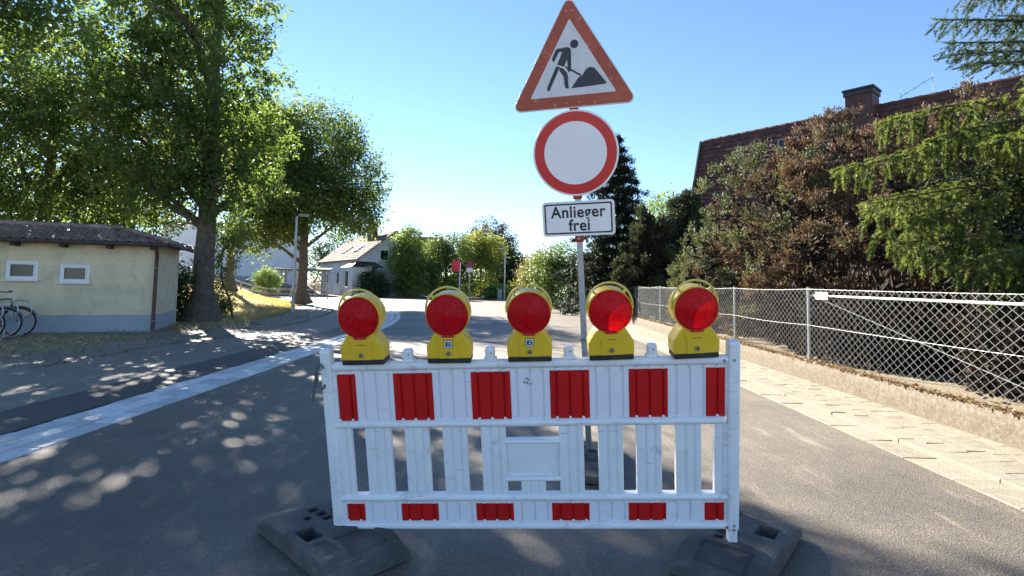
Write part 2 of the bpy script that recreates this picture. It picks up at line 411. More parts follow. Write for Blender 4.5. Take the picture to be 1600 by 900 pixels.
def strip(name, f0, f1, ys, z, mat, nx=2):
    mb = MB()
    vv = []
    for y in ys:
        a, b = f0(y), f1(y)
        for i in range(nx): vv.append((a+(b-a)*i/(nx-1), y, z))
    ff = [(j*nx+i, j*nx+i+1, (j+1)*nx+i+1, (j+1)*nx+i) for j in range(len(ys)-1) for i in range(nx-1)]
    return tag(mb.add(vv, ff).build(name, mat, fix=False), kind='structure')
ysr = lin(-8, 14, 3)+lin(15, 43.8, 30)+[44.2]+lin(45, 50.5, 6)
strip('road', lambda y: xl(y) if y < 44 else -60, lambda y: xr(y), ysr, 0, MT['asphalt'], 4)
ysl = lin(-8, 13, 4)+lin(14, 44, 31)
strip('sidewalk_edge', lambda y: xl(y)-1.4, lambda y: xl(y)-.645, ysl, .001, MT['asphalt_dark'])
strip('sidewalk', lambda y: side_edge(y), lambda y: xl(y)-1.4, ysl, -.003, MT['asphalt_old'], 3)
gl = strip('gutter', lambda y: xl(y)-.645, lambda y: xl(y), lin(-8, 13, 4)+lin(14, 34, 21), -.014, MT['bed'])
# dry meadow on the bank
def mz(x, y): return gz(x, y)+.022
def meadow():
    mb = MB(); ys = lin(19.2, 44, 50); n = 22; vv = []
    for y in ys:
        e = side_edge(y)-.6-1.2*smst((30-y)/10)-.5*math.sin(y*1.3)*.4
        for i in range(n):
            x = e-(i/(n-1))**1.3*22
            vv.append((x, y, gz(x, y)+(.03 if 0 < i else -.03)+jit.uniform(-.012, .012)))
    ff = [(j*n+i, j*n+i+1, (j+1)*n+i+1, (j+1)*n+i) for j in range(len(ys)-1) for i in range(n-1)]
    return tag(mb.add(vv, ff).build('meadow', MT['drymeadow'], smooth=True, fix=True), kind='structure')
meadow()

# left gutter pavers, three rows following the curve of the road edge
def paver_mesh(w, l, h, mat, name, ch=.010, seed=0):
    r_ = random.Random(seed); mb = MB(); c = ch
    j = lambda: r_.uniform(-.006, .006)
    x, y = w/2, l/2
    vv = [(-x, -y, -h), (x, -y, -h), (x, y, -h), (-x, y, -h)]
    vv += [(-x+j(), -y+j(), -c), (x+j(), -y+j(), -c), (x+j(), y+j(), -c), (-x+j(), y+j(), -c)]
    vv += [(-x+c+j(), -y+c+j(), j()*.3), (x-c+j(), -y+c+j(), j()*.3), (x-c+j(), y-c+j(), j()*.3), (-x+c+j(), y-c+j(), j()*.3)]
    ff = [(8, 9, 10, 11)]
    for k in range(4):
        n_ = (k+1) % 4
        ff += [(k, n_, 4+n_, 4+k), (4+k, 4+n_, 8+n_, 8+k)]
    o = mb.add(vv, ff).build(name, mat)
    return o
protos = [paver_mesh(.190, .375, .05, MT['stone'], 'paver', seed=i) for i in range(5)]
for p in protos: p.parent = gl
used = 0
for row in range(3):
    y = -1.0-rnd.random()*.3
    while y < 27:
        L = .375*rnd.uniform(.78, 1.16)
        yc = y+L/2
        sl = 0 if yc < 14 else -.025*(yc-14)
        off = .105+row*.212
        x = xl(yc)-off*math.sqrt(1+sl*sl)
        if yc > 1.5:
            pr = protos[used % 5]
            o = pr if used < 5 else share(pr, 'paver', (0, 0, 0), parent=gl)
            o.location = (x+rnd.uniform(-.004, .004), yc, .004+rnd.uniform(-.004, .004))
            o.rotation_euler = (rnd.uniform(-.01, .01), rnd.uniform(-.012, .012), math.atan(-sl)*1.0+rnd.uniform(-.015, .015))
            o.scale = (1, L/.375*.95, 1); used += 1
        y += L
# right side: flush gutter slabs, low kerb, sandy pavers
gr = strip('footway', lambda y: xr(y), lambda y: xr(y)+1.14, lin(-8, 23, 4)+lin(24, 46, 23), -.012, MT['sand'])
gs = [paver_mesh(.282, .497, .06, MT['sandpaver'], 'gutter_slab', seed=20+i) for i in range(3)]
kp = []
for i in range(3):
    mb = MB(); mb.prism([(-.075, -.1), (.075, -.1), (.075, .028), (-.075, .028)], -.497, .497, 'y')
    kp.append(mb.build('kerb_stone', MT['kerb'], bevel=.004, seg=1))
sp = [paver_mesh(.161, .243, .06, MT['sandpaver'], 'paver', ch=.004, seed=40+i) for i in range(6)]
for p in gs+kp+sp: p.parent = gr
cnt = {'g': 0, 'k': 0, 's': 0}
def put(kind, plist, name, x, y, z, sl, sy=1):
    i = cnt[kind]; pr = plist[i % len(plist)]
    o = pr if i < len(plist) else share(pr, name, (0, 0, 0), parent=gr)
    o.location = (x, y, z); o.rotation_euler = (rnd.uniform(-.008, .008), rnd.uniform(-.01, .01), math.atan(-sl)+rnd.uniform(-.008, .008)); o.scale = (1, sy, 1)
    cnt[kind] += 1
y = 1.2
while y < 34:
    sl = 0 if y < 24 else -.012*(y-24)
    put('g', gs, 'gutter_slab', xr(y)+.145, y, .003+rnd.uniform(-.003, .003), sl); y += .5
y = 1.4
while y < 36:
    sl = 0 if y < 24 else -.012*(y-24)
    put('k', kp, 'kerb_stone', xr(y)+.365, y, .0+rnd.uniform(-.003, .003), sl); y += 1.0
for row in range(4):
    y = 2.2+rnd.random()*.25+row*.11
    while y < 19:
        put('s', sp, 'paver', xr(y)+.53+row*.163, y, .026+rnd.uniform(-.0025, .0025), 0, rnd.uniform(1.0, 1.03)); y += .25
def fine_pavers():
    mb = MB()
    for row in range(4):
        y = 19.2
        while y < 34:
            sl = 0 if y < 24 else -.012*(y-24)
            mb.box((xr(y)+.53+row*.163, y, 0), (.152, .235, .05+rnd.uniform(-.004, .004)), (0, 0, math.atan(-sl))); y += .25
    tag(mb.build('paver_field', MT['sandpaver'], gr), kind='stuff')
fine_pavers()
strip('joint_sand', lambda y: xr(y)+.445, lambda y: xr(y)+1.14, lin(-8, 23, 4)+lin(24, 36, 13), .0238, MT['sandfill'])

# ------------------------------------------------------------------ low wall and chain link fence
WX = 4.30
def low_wall():
    e = empty('garden_wall', (WX, 14, 0), label='low weathered concrete wall under the chain link fence', cat='wall')
    r_ = random.Random(5); mb = MB(); ys = lin(1.0, 24, 190); n = 8; vv = []
    for y in ys:
        hz = .30+r_.uniform(-.006, .006)-.02*smst((y-12)/8)
        x0 = 0+r_.uniform(-.002, .002)
        pr = [(x0-.01, -.08), (x0, .08), (x0+.004, hz*.55), (x0+.008, hz-.035), (x0+.03+r_.uniform(0, .015), hz), (x0+.12, hz+r_.uniform(-.01, .01)), (x0+.2, hz-.02), (x0+.22, -.08)]
        vv += [(p[0], y-14, p[1]) for p in pr]
    ff = [(j*n+i, (j+1)*n+i, (j+1)*n+i+1, j*n+i+1) for j in range(len(ys)-1) for i in range(n-1)]
    mb.add(vv, ff).build('wall_body', MT['oldwall'], e, smooth=True)
    # crumbs, dead needles and leaves along the top of the wall
    N = 9000; g = np.random.default_rng(4)
    P = np.stack([.005+np.abs(g.normal(0, .06, N)), g.uniform(-12.2, 9.8, N), .300+g.uniform(0, .022, N)], 1)
    D = nrm(np.stack([g.normal(0, 1, N), g.normal(0, 1, N), g.normal(0, .25, N)], 1))
    U = nrm(np.stack([g.normal(0, .5, N), g.normal(0, .5, N), np.ones(N)], 1))
    o = leaves('leaf_litter', P, D, U, g.uniform(.02, .065, N), g.uniform(.008, .024, N), MT['litter'], e); tag(o, kind='stuff')

def leaf_arrays(P, D, U, L, W):
    S = nrm(np.cross(D, U)); L = L[:, None]; W = W[:, None]
    m = P+D*L*.45
    V = np.stack([P, m+S*W*.5, P+D*L, m-S*W*.5], 1).reshape(-1, 3)
    F = np.arange(len(P)*4).reshape(-1, 4)
    return V, F
def leaves(name, P, D, U, L, W, mat, parent=None):
    V, F = leaf_arrays(P, D, U, L, W)
    return np_mesh(name, V, F, mat, parent)
low_wall()

def fence():
    e = empty('chain_link_fence', (WX+.09, 14, .28), label='galvanised chain link fence standing on the low concrete wall', cat='fence')
    posts = [5.5-.9, 8.12, 10.8, 13.5, 16.2, 18.9, 21.6, 24.0]
    Hh = 1.07
    for y in posts[1:]:
        MB().tube([(0.03, y-14, -.1), (0.03, y-14, Hh+.02)], .021, 10).build('post', MT['galv'], e, smooth=True)
    edges = [2.2]+posts[1:]
    w, h = .125, .095
    for a, b in zip(edges[:-1], edges[1:]):
        mb = MB(); n = int((b-a)/(w/2))
        st = (b-a)/n; rows = int(Hh/(h/2))
        for i in range(n):
            pts = []
            for k in range(rows+1):
                pts.append((.004*((k+i) % 2)-.002, a-14+st*(i+((k+i) % 2)), k*h/2))
            r_ = .0023 if a < 11 else .0029
            mb.tube(pts, r_, 4 if a > 9 else 5, cap=False)
        tag(mb.build('wire_mesh', MT['wire'], e, smooth=True, fix=False), kind='stuff')
    for z in (Hh-.012, .53, .02):
        mb = MB(); pts = []
        for a, b in zip(edges[:-1], edges[1:]):
            for q in range(6):
                t = q/6; pts.append((.008, a+(b-a)*t-14, z-.018*math.sin(math.pi*t)*(1 if z > .9 else 1.3)))
        mb.tube(pts, .0019, 6).build('tension_wire', MT['wire'], e, smooth=True)
    MB().tube([(.012, 8.05-14, .98), (.012, 6.6-14, .66), (.012, 4.0-14, .08)], .003, 5).build('brace_wire', MT['wire'], e)
    # white pipe fixed behind the near bay with its small white tag
    MB().tube([(.055, 8.0-14, .965), (.055, 2.3-14, .945)], .015, 10).build('pipe', MT['pvc'], e, smooth=True)
    MB().box((-.012, 7.70-14, .965), (.008, .30, .105)).build('blank_tag', MT['pvc'], e, bevel=.003)
fence()

# ------------------------------------------------------------------ small cream building with hip roof
def cottage():
    c0 = Vector((-9.287, 14.221, 0)); ang = math.atan2(-.35, -.937)   # local +x runs from the right corner to the left
    e = empty('utility_building', c0, (0, 0, ang), label='low cream plastered building with hipped tile roof beside the big tree', cat='building')
    # local: x along the front wall, front faces +y (towards the camera), depth runs to -y
    W, D, Hh = 7.2, 2.4, 2.24
    wins = [(1.43, 2.05, 1.20, 1.66), (2.48, 3.12, 1.25, 1.72), (3.9, 4.6, 1.25, 1.72)]
    xs = [0]; 
    mb = MB(); px = 0
    for (a, b, z0, z1) in wins:
        mb.box(((px+a)/2, -.12, Hh/2+.2), (a-px, .24, Hh-.4)); mb.box(((a+b)/2, -.12, (.4+z0)/2), (b-a, .24, z0-.4)); mb.box(((a+b)/2, -.12, (z1+Hh)/2), (b-a, .24, Hh-z1)); px = b
    mb.box(((px+W)/2, -.12, Hh/2+.2), (W-px, .24, Hh-.4))
    mb.box((.12, -D/2-.12, Hh/2+.2), (.24, D-.24, Hh-.4)); mb.box((W-.12, -D/2-.12, Hh/2+.2), (.24, D-.24, Hh-.4)); mb.box((W/2, -D-.12, Hh/2), (W, .24, Hh))
    mb.build('wall', MT['plaster'], e)
    mb = MB(); mb.box((W/2, -.118, .16), (W, .252, .48)); mb.box((.118, -D/2-.12, .16), (.252, D-.24, .48))
    mb.build('plinth', MT['plinth'], e)
    for (a, b, z0, z1) in wins:
        w_ = empty('window'); w_.parent = e
        w_.location = ((a+b)/2, -.05, (z0+z1)/2)
        ww, hh = b-a, z1-z0; mb = MB(); t = .065
        for s in (-1, 1):
            mb.box((s*(ww/2-t/2), 0, 0), (t, .07, hh)); mb.box((0, 0, s*(hh/2-t/2)), (ww-2*t, .07, t))
        mb.build('frame', MT['pvc'], w_, bevel=.006)
        mb = MB(); t2 = .028
        for s in (-1, 1):
            mb.box((s*(ww/2-t-t2/2), .012, 0), (t2, .06, hh-2*t)); mb.box((0, .012, s*(hh/2-t-t2/2)), (ww-2*t-2*t2, .06, t2))
        mb.build('sash', MT['pvc'], w_, bevel=.005)
        MB().box((0, -.01, 0), (ww-2*t, .012, hh-2*t)).build('pane', MT['glassdark'], w_)
        MB().box((0, .085, -hh/2-.014), (ww+.10, .13, .026)).build('sill', MT['pvc'], w_, bevel=.004)
    # roof: hip at the right end
    ov = .34; rise = .44; hw = (D+2*ov)/2
    y0, y1 = ov, -D-ov; ym = (y0+y1)/2; xa = -ov; xh = xa+hw*1.02; ze = Hh-.02; zr = ze+rise
    mb = MB()
    vv = [(xa, y0, ze), (W+ov, y0, ze), (W+ov, y1, ze), (xa, y1, ze), (xh, ym, zr), (W+ov, ym, zr)]
    mb.add(vv, [(0, 1, 5, 4), (3, 0, 4), (2, 3, 4, 5), (1, 2, 5), (0, 3, 2, 1)])
    rf = mb.build('roof_deck', MT['dark_wood'], e)
    # S-shaped clay tiles
    tm = MB(); tw, tl = .235, .36; n = 7; prof = []
    for i in range(n):
        t = i/(n-1); prof.append((t*tw*1.08-tw*.54, .036*math.sin(t*2*math.pi+.6)))
    vv = [(x, 0, z+.045) for x, z in prof]+[(x, tl, z+.018) for x, z in prof]+[(x, 0, z+.025) for x, z in prof]
    ff = [(i, i+1, n+i+1, n+i) for i in range(n-1)]+[(i, 2*n+i, 2*n+i+1, i+1) for i in range(n-1)]
    tm.add(vv, ff); tile0 = tm.build('roof_tile', MT['tile'], rf, smooth=True, fix=False)
    first = [True]; r_ = random.Random(9)
    def place_tile(p, xd, upd):
        nz = xd.cross(upd)
        if nz.z < 0: xd = -xd; nz = xd.cross(upd)
        m = Matrix((xd, upd, nz)).transposed().to_4x4(); m.translation = p
        m = m @ Matrix.Rotation(r_.uniform(-.03, .03), 4, 'Z') @ Matrix.Rotation(r_.uniform(-.02, .03), 4, 'X')
        if first[0]: o = tile0; first[0] = False
        else: o = tile0.copy(); COL.objects.link(o); o.parent = rf
        o.matrix_local = m
    slope = Vector((0, ym-y0, zr-ze)); SL = slope.length; us = slope.normalized()
    rows = int(SL/.30)
    for k in range(rows+1):
        t = k*.30/SL
        yy = y0+(ym-y0)*t; zz = ze+(zr-ze)*t
        xs0 = xa+(xh-xa)*t; x = xs0+.10
        while x < min(W+ov, 6.4):
            place_tile(Vector((x, yy+.035*(1-t), zz+r_.uniform(0, .012))), Vector((-1, 0, 0)), us); x += tw
    sl2 = Vector((xh-xa, 0, zr-ze)); u2 = sl2.normalized()
    for k in range(int(sl2.length/.30)+1):
        t = k*.30/sl2.length; ya = y0+(ym-y0)*t; yb = y1+(ym-y1)*t; y = ya-.10
        while y > yb:
            place_tile(Vector((xa+(xh-xa)*t-.035*(1-t), y, ze+(zr-ze)*t)), Vector((0, 1, 0)), u2); y -= tw
    def caps(a, b):
        a, b = Vector(a), Vector(b); L = (b-a).length; n_ = int(L/.32); d = (b-a).normalized()
        for i in range(n_):
            p = a+d*(i*.32)
            MB().tube([p+Vector((0, 0, .03)), p+d*.36+Vector((0, 0, .05))], [.105, .085], 10).build('ridge_tile', MT['tile'], rf, smooth=True)
    caps((xa-.02, y0+.02, ze), (xh, ym, zr)); caps((xh, ym, zr), (6.4, ym, zr)); caps((xa-.02, y1, ze), (xh, ym, zr))
    # eaves: gutter, rafter tails, downpipe
    MB().tube([(xa, y0+.06, ze-.02), (W+ov, y0+.06, ze-.02)], .055, 10).build('eaves_gutter', MT['dark_wood'], e, smooth=True)
    MB().tube([(xa-.05, y0+.05, ze-.02), (xa-.05, y1, ze-.02)], .05, 10).build('eaves_gutter', MT['dark_wood'], e, smooth=True)
    for x in (.05, 1.0, 1.95, 2.9, 3.85, 4.8, 5.75):
        MB().box((x, .12, ze-.09), (.10, .36, .12)).build('rafter_tail', MT['dark_wood'], e)
    MB().tube([(-.07, y0+.05, ze-.05), (-.03, .10, ze-.32), (-.02, .07, ze-.5), (-.02, .07, .0)], .045, 10).build('downpipe', MT['brown_metal'], e, smooth=True)
    for z in (.25, 1.62):
        MB().ring((-.02, .07, z), .047, .008, axis='z', n=16, m=6).build('pipe_clip', MT['galv'], e, smooth=True)
cottage()

# ------------------------------------------------------------------ bicycles and their rack beside the cream building
def bicycle(loc, rz, label, paint, lean):
    e = empty('bicycle', loc, (lean, 0, rz), label=label, cat='bicycle', group='bicycles parked at the cream building')
    r = .335
    for x in (-.53, .53):
        w_ = empty('wheel', (x, 0, r)); w_.parent = e
        MB().ring((0, 0, 0), r-.02, .021, n=40, m=8).build('tyre', MT['tyre'], w_, smooth=True)
        MB().ring((0, 0, 0), r-.047, .011, n=40, m=6).build('rim', MT['alu'], w_, smooth=True)
        mb = MB()
        for k in range(20):
            a = 2*math.pi*k/20; mb.tube([(.02*math.cos(a+.6), .03*(-1)**k, .02*math.sin(a+.6)), ((r-.05)*math.cos(a), 0, (r-.05)*math.sin(a))], .0016, 4, cap=False)
        mb.build('spokes', MT['alu'], w_)
        MB().tube([(0, -.05, 0), (0, .05, 0)], .022, 10).build('hub', MT['alu'], w_, smooth=True)
        MB().ring((x, 0, r), r+.018, .016, n=26, m=6, a0=R(25), a1=R(200), sq=1.6).build('mudguard', MT['steelgrey'], e, smooth=True)
    mb = MB(); BB = (-.08, 0, .29); ST = (-.24, 0, .78); HT = (.36, 0, .86); HB = (.40, 0, .70); RA = (-.53, 0, r)
    for a, b, q in ((BB, ST, .017), (ST, HT, .016), (BB, HB, .019), (HT, HB, .02)): mb.tube([a, b], q, 8)
    for s in (-1, 1):
        mb.tube([BB, (-.53, s*.06, r)], .010, 6); mb.tube([(ST[0], 0, ST[2]-.04), (-.53, s*.06, r)], .009, 6)
    mb.build('frame', paint, e, smooth=True)
    mb = MB()
    for s in (-1, 1): mb.tube([(.41, s*.05, .68), (.46, s*.05, .5), (.53, s*.05, r)], .011, 6)
    mb.build('fork', paint, e, smooth=True)
    MB().tube([(-.24, 0, .76), (-.28, 0, .93)], .013, 8).build('seat_post', MT['alu'], e)
    mb = MB(); mb.prism([(-.15, -.07), (-.15, .07), (-.05, .065), (.12, .018), (.12, -.018), (-.05, -.065)], 0, .05, 'z')
    mb.build('saddle', MT['black'], e, bevel=.015, loc=(-.28, 0, .92))
    MB().tube([(.36, 0, .85), (.33, 0, 1.0)], .014, 8).build('stem', MT['alu'], e)
    MB().tube([(.20, -.29, 1.02), (.30, -.2, 1.02), (.34, 0, 1.0), (.30, .2, 1.02), (.20, .29, 1.02)], .012, 8).build('handlebar', MT['black'], e, smooth=True)
    mb = MB(); mb.lathe([(.01, -.045), (.085, -.045), (.085, -.04), (.01, -.04)], BB, n=20)
    for s in (-1, 1): mb.tube([(BB[0], s*.06, BB[2]), (BB[0]+s*.12, s*.07, BB[2]-s*.11)], .009, 6); mb.box((BB[0]+s*.12, s*.11, BB[2]-s*.11), (.08, .08, .02))
    mb.build('crankset', MT['steelgrey'], e)
    return e
bicycle((-11.72, 11.55, -.03), R(21), 'white rimmed bicycle nearest the road at the cut off left edge', MT['bikeblue'], .04)
bicycle((-11.70, 11.92, -.03), R(21), 'white rimmed bicycle in the middle of the three by the cream wall', MT['steelgrey'], -.03)
bicycle((-11.70, 12.30, -.03), R(20), 'dark tyred bicycle closest to the cream wall', MT['black'], .03)
def rack():
    e = empty('bicycle_rack', (-11.18, 12.1, -.03), (0, 0, R(20)), label='grey tubular hoop rack holding the parked bicycles', cat='bike rack')
    for i, y in enumerate((-.62, -.2, .22)):
        MB().ring((0.02+.08*i, y, .62), .21, .014, n=30, m=8, sq=1.0).build('hoop', MT['galv'], e, smooth=True)
        MB().tube([(0.02+.08*i, y, .37), (0.02+.08*i, y, .0)], .014, 8).build('hoop_leg', MT['galv'], e)
    MB().tube([(-.02, -.85, .03), (.24, .5, .03)], .02, 8).build('ground_rail', MT['galv'], e)
rack()

# ================================================================== BARRIER, LANTERNS, SIGN
B_LOC = Vector((0.1221, 2.7907, 0.1252)); B_ROT = Euler((R(10.64), R(-2.60), R(-3.84)))
BM = Matrix.Translation(B_LOC) @ B_ROT.to_matrix().to_4x4()
def ribbed(mb, x0, x1, z0, z1, yf, yb, grooves, dep=.010, gw=.0065):
    pts = [(x0, yf)]
    for g in grooves:
        if x0+gw < g < x1-gw: pts += [(g-gw, yf), (g-gw*.3, yf+dep), (g+gw*.3, yf+dep), (g+gw, yf)]
    pts.append((x1, yf))
    mb.prism(pts+[(x1, yb), (x0, yb)], z0, z1, 'z')
def film(mb, x0, x1, z0, z1, yf, grooves, dep=.010, gw=.0065):
    pts = [(x0, yf)]
    for g in grooves:
        if x0+gw < g < x1-gw: pts += [(g-gw, yf), (g-gw*.3, yf+dep), (g+gw*.3, yf+dep), (g+gw, yf)]
    pts.append((x1, yf))
    mb.prism(pts+[(x, y+.0012) for x, y in reversed(pts)], z0, z1, 'z')
def barrier():
    e = empty('traffic_barrier', B_LOC, B_ROT, label='white plastic road barrier panel with red and white striped boards', cat='barrier')
    wp = MT['white_pl']
    for s in (-1, 1):
        MB().box((s*.971, 0, .4685), (.056, .058, .937)).build('post', wp, e, bevel=.012)
    def rail(name, x0, x1, z0, z1, d=.052):
        h = z1-z0; c = min(h, d)*.3; zc = (z0+z1)/2; y = d/2
        mb = MB(); mb.prism([(-y, z0+c), (-y+c, z0), (y-c, z0), (y, z0+c), (y, z1-c), (y-c, z1), (-y+c, z1), (-y, z1-c)], x0, x1, 'x')
        return mb.build(name, wp, e, bevel=.005, smooth=True)
    rail('top_rail', -.944, .944, .826, .868, .05)
    rail('middle_rail', -.962, .93, .536, .572, .056)
    rail('lower_rail', -.955, .945, .153, .189, .056)
    rail('bottom_rail', -.944, .944, .004, .042, .056)
    gro = [i*.0627-.94+.018 for i in range(31)]
    mb = MB(); ribbed(mb, -.944, .944, .571, .827, -.010, .014, gro); mb.build('upper_board', wp, e)
    mb = MB(); ribbed(mb, -.944, .944, .041, .154, -.010, .014, gro); mb.build('lower_board', wp, e)
    mb = MB()
    for g in gro:
        for z, dz in ((.818, 1), (.579, -1), (.146, 1), (.050, -1)):
            mb.box((g, -.013, z), (.016, .012, .012), (R(35)*dz, 0, 0), .6)
    tag(mb.build('rib_ends', wp, e, bevel=.003), kind='stuff')
    up = [(-.924, -.834), (-.646, -.454), (-.266, -.076), (.113, .300), (.486, .667), (.844, .932)]
    lo = [(-.923, -.834), (-.647, -.461), (-.271, -.086), (.104, .286), (.476, .655), (.839, .930)]
    for i, (a, b) in enumerate(up):
        mb = MB(); film(mb, a, b, .574, .812, -.0118, gro); mb.build('red_field', MT['red_film'], e)
        if i < 5: mb = MB(); film(mb, b+.002, up[i+1][0]-.002, .576, .810, -.0116, gro); mb.build('white_field', MT['white_film'], e)
    for i, (a, b) in enumerate(lo):
        mb = MB(); film(mb, a, b, .048, .139, -.0118, gro); mb.build('red_field', MT['red_film'], e)
        if i < 5: mb = MB(); film(mb, b+.002, lo[i+1][0]-.002, .050, .137, -.0116, gro); mb.build('white_field', MT['white_film'], e)
    sl = [(-.944, -.875), (-.804, -.677), (-.606, -.488), (-.418, -.300), (-.230, -.110), (.148, .266), (.337, .454), (.518, .636), (.703, .821), (.884, .944)]
    for a, b in sl:
        w = b-a
        g = [a+w*.36, a+w*.72] if w > .1 else [a+w*.6]
        mb = MB(); ribbed(mb, a, b, .186, .538, -.018, .018, g, .010, .009); mb.build('slat', wp, e, bevel=.004, seg=1)
    rail('frame_rail', -.118, .156, .447, .469, .046); rail('frame_rail', -.118, .156, .256, .277, .046)
    MB().box((.019, .002, .362), (.262, .022, .174)).build('name_plate', wp, e, bevel=.006)
    mb = MB()
    for (c, d) in (((.019, -.0115, .437), (.235, .006, .005)), ((.019, -.0115, .287), (.235, .006, .005)), ((-.098, -.0115, .362), (.005, .006, .15)), ((.136, -.0115, .362), (.005, .006, .15))): mb.box(c, d)
    mb.build('plate_rim', wp, e, bevel=.002)
    mb = MB(); ribbed(mb, -.043, .077, .186, .258, -.018, .018, [0, .04], .006, .008); mb.build('slat', wp, e, bevel=.004, seg=1)
    mb = MB(); mb.tube([(-.005, -.0128, .772), (.008, -.0128, .778), (.012, -.0128, .766), (.002, -.0128, .757), (.010, -.0128, .745)], .0022, 5); mb.tube([(.022, -.0128, .748), (.028, -.0128, .752)], .002, 5); mb.tube([(-.012, -.0128, .760), (-.004, -.0128, .752)], .0018, 5); mb.build('scribble', MT['ink'], e)
    for x in (-.567, -.168, .208, .596):
        mb = MB(); mb.box((x, 0, .898), (.046, .040, .066)); mb.build('peg', wp, e, bevel=.010)
        MB().box((x, 0, .872), (.060, .046, .014)).build('peg_foot', wp, e, bevel=.004)
        MB().tube([(x+.006, -.0212, .906), (x+.006, -.018, .906)], .0035, 8).build('peg_hole', MT['black'], e)
    for (x, z) in ((.925, .848), (.968, .850), (.938, .022), (.972, .03), (.972, .008), (-.93, .022), (-.965, .018)):
        MB().lathe([(.001, -.0305), (.007, -.0305), (.008, -.024)], (x, 0, z), n=10).build('rivet', MT['galv'], e, smooth=True)
    # hinge strap and loop on the left post
    h = empty('latch', (-.995, -.035, .80)); h.parent = e
    mb = MB(); pts = []
    for k in range(17):
        a = math.pi*2*k/16; pts.append((.016*math.cos(a), 0, (.022 if math.sin(a) > 0 else .022)*math.sin(a)+(.05 if math.sin(a) >= 0 else -.03)))
    mb.tube(pts, .0055, 6, cap=False); mb.build('loop', MT['steelgrey'], h, smooth=True)
    MB().bar((-.012, .004, .075), (-.052, .004, -.118), .010, .012).build('strap', MT['steelgrey'], h, bevel=.002)
    # sockets that carry the panel into the foot plates
    for s in (-1, 1):
        MB().box((s*.971, .0, -.03), (.04, .04, .07)).build('spigot', wp, e)
barrier()

def lantern_parts(e, badge):
    MB().box((0, 0, .013), (.205, .098, .026)).build('base', MT['black'], e, bevel=.004)
    mb = MB(); d = .052
    out = [(-.104, .024), (.104, .024), (.106, .085), (.074, .138), (.060, .150), (-.060, .150), (-.074, .138), (-.106, .085)]
    mb.prism(out, -d, d, 'y'); mb.build('housing', MT['yellow'], e, bevel=.006)
    mb = MB(); mb.prism([(-.046, .026), (.046, .026), (.046, .092), (.056, .110), (.050, .128), (-.050, .128), (-.056, .110), (-.046, .092)], -d-.005, -d+.002, 'y')
    mb.build('front_cover', MT['yellow'], e, bevel=.003)
    MB().lathe([(.0005, -.012), (.010, -.012), (.0125, -.008), (.0125, .004)], (0, -d-.002, .051), n=18).build('lock', MT['brass'], e, smooth=True)
    MB().box((0, -d-.015, .051), (.003, .003, .011)).build('keyhole', MT['ink'], e)
    if badge:
        MB().box((0, -d-.0056, .096), (.040, .003, .040)).build('badge_edge', MT['ink'], e)
        MB().box((0, -d-.0071, .096), (.035, .003, .035)).build('badge', MT['pvc'], e)
        mb = MB(); y = -d-.0092
        for (x, z, w, h) in ((-.0085, 0, .007, .023), (.001, .0095, .014, .0045), (.002, .000, .014, .004), (.002, -.0095, .015, .0045), (.0095, .005, .0045, .009), (.0105, -.005, .005, .009)):
            mb.box((x, y, .096+z), (w, .0015, h))
        mb.build('badge_letter', MT['navy'], e)
    else:
        MB().box((0, -d-.0052, .098), (.046, .0015, .022)).build('recess_panel', MT['yellow'], e, bevel=.0006)
        MB().box((0, -d-.0058, .1005), (.040, .0015, .0028)).build('slot_line', MT['brown_metal'], e)
    c = (0, 0, .234)
    MB().lathe([(.085, .046), (.100, .046), (.1035, .040), (.1035, -.040), (.103, -.052), (.100, -.056), (.097, -.052), (.095, .03), (.085, .04), (.085, .046)], c, n=48).build('lens_ring', MT['yellow'], e, smooth=True)
    prof = [(.0004, -.070)]
    for i in range(1, 15):
        r_ = .0985*i/14; y = -.070+.012*(i/14)**2
        prof += [(r_-.0055, y-.0022), (r_, y)]
    prof += [(.0985, -.046)]
    MB().lathe(prof, c, n=48).build('lens', MT['lens'], e, smooth=True)
    MB().lathe([(.0004, .056), (.05, .053), (.085, .044)], c, n=40).build('rear_lens', MT['lensback'], e, smooth=True)
    MB().box((0, -.060, .136), (.056, .012, .011)).build('lens_clip', MT['sign_red'], e, bevel=.002)
    h = MB(); h.tube([((.104+.024*math.sin(math.pi*i/28)**1.3)*math.cos(math.pi*i/28), -.030, .236+(.104+.024*math.sin(math.pi*i/28)**1.3)*math.sin(math.pi*i/28)) for i in range(29)], .0052, 8)
    hd = h.build('handle', MT['yellow_pale'], e, smooth=True)
    for a in (50, 130):
        ca, sa = math.cos(R(a)), math.sin(R(a))
        MB().bar((.098*ca, -.030, .236+.098*sa), (.122*ca, -.030, .236+.122*sa), .012, .007, (0, 1, 0)).build('spoke', MT['yellow_pale'], hd)
lam = [(-.775, -2, 0, 'first red barrier lantern from the left, dull lens, no badge'),
       (-.360, 1, 1, 'second red barrier lantern from the left, dull lens and white square badge'),
       (.022, 2, 1, 'bright red middle lantern on the barrier with white square badge'),
       (.404, 1, 0, 'red barrier lantern just right of the sign pole, no badge'),
       (.790, 3, 0, 'red barrier lantern at the right end of the barrier, no badge')]
for (x, yaw, b, lab) in lam:
    p = BM @ Vector((x, 0, .869))
    e = empty('warning_lantern', p, (B_ROT.to_matrix() @ Euler((0, R(.8)*((b*2-1)), R(yaw))).to_matrix()).to_euler(), label=lab, cat='lantern', group='red warning lanterns on the barrier')
    lantern_parts(e, b)

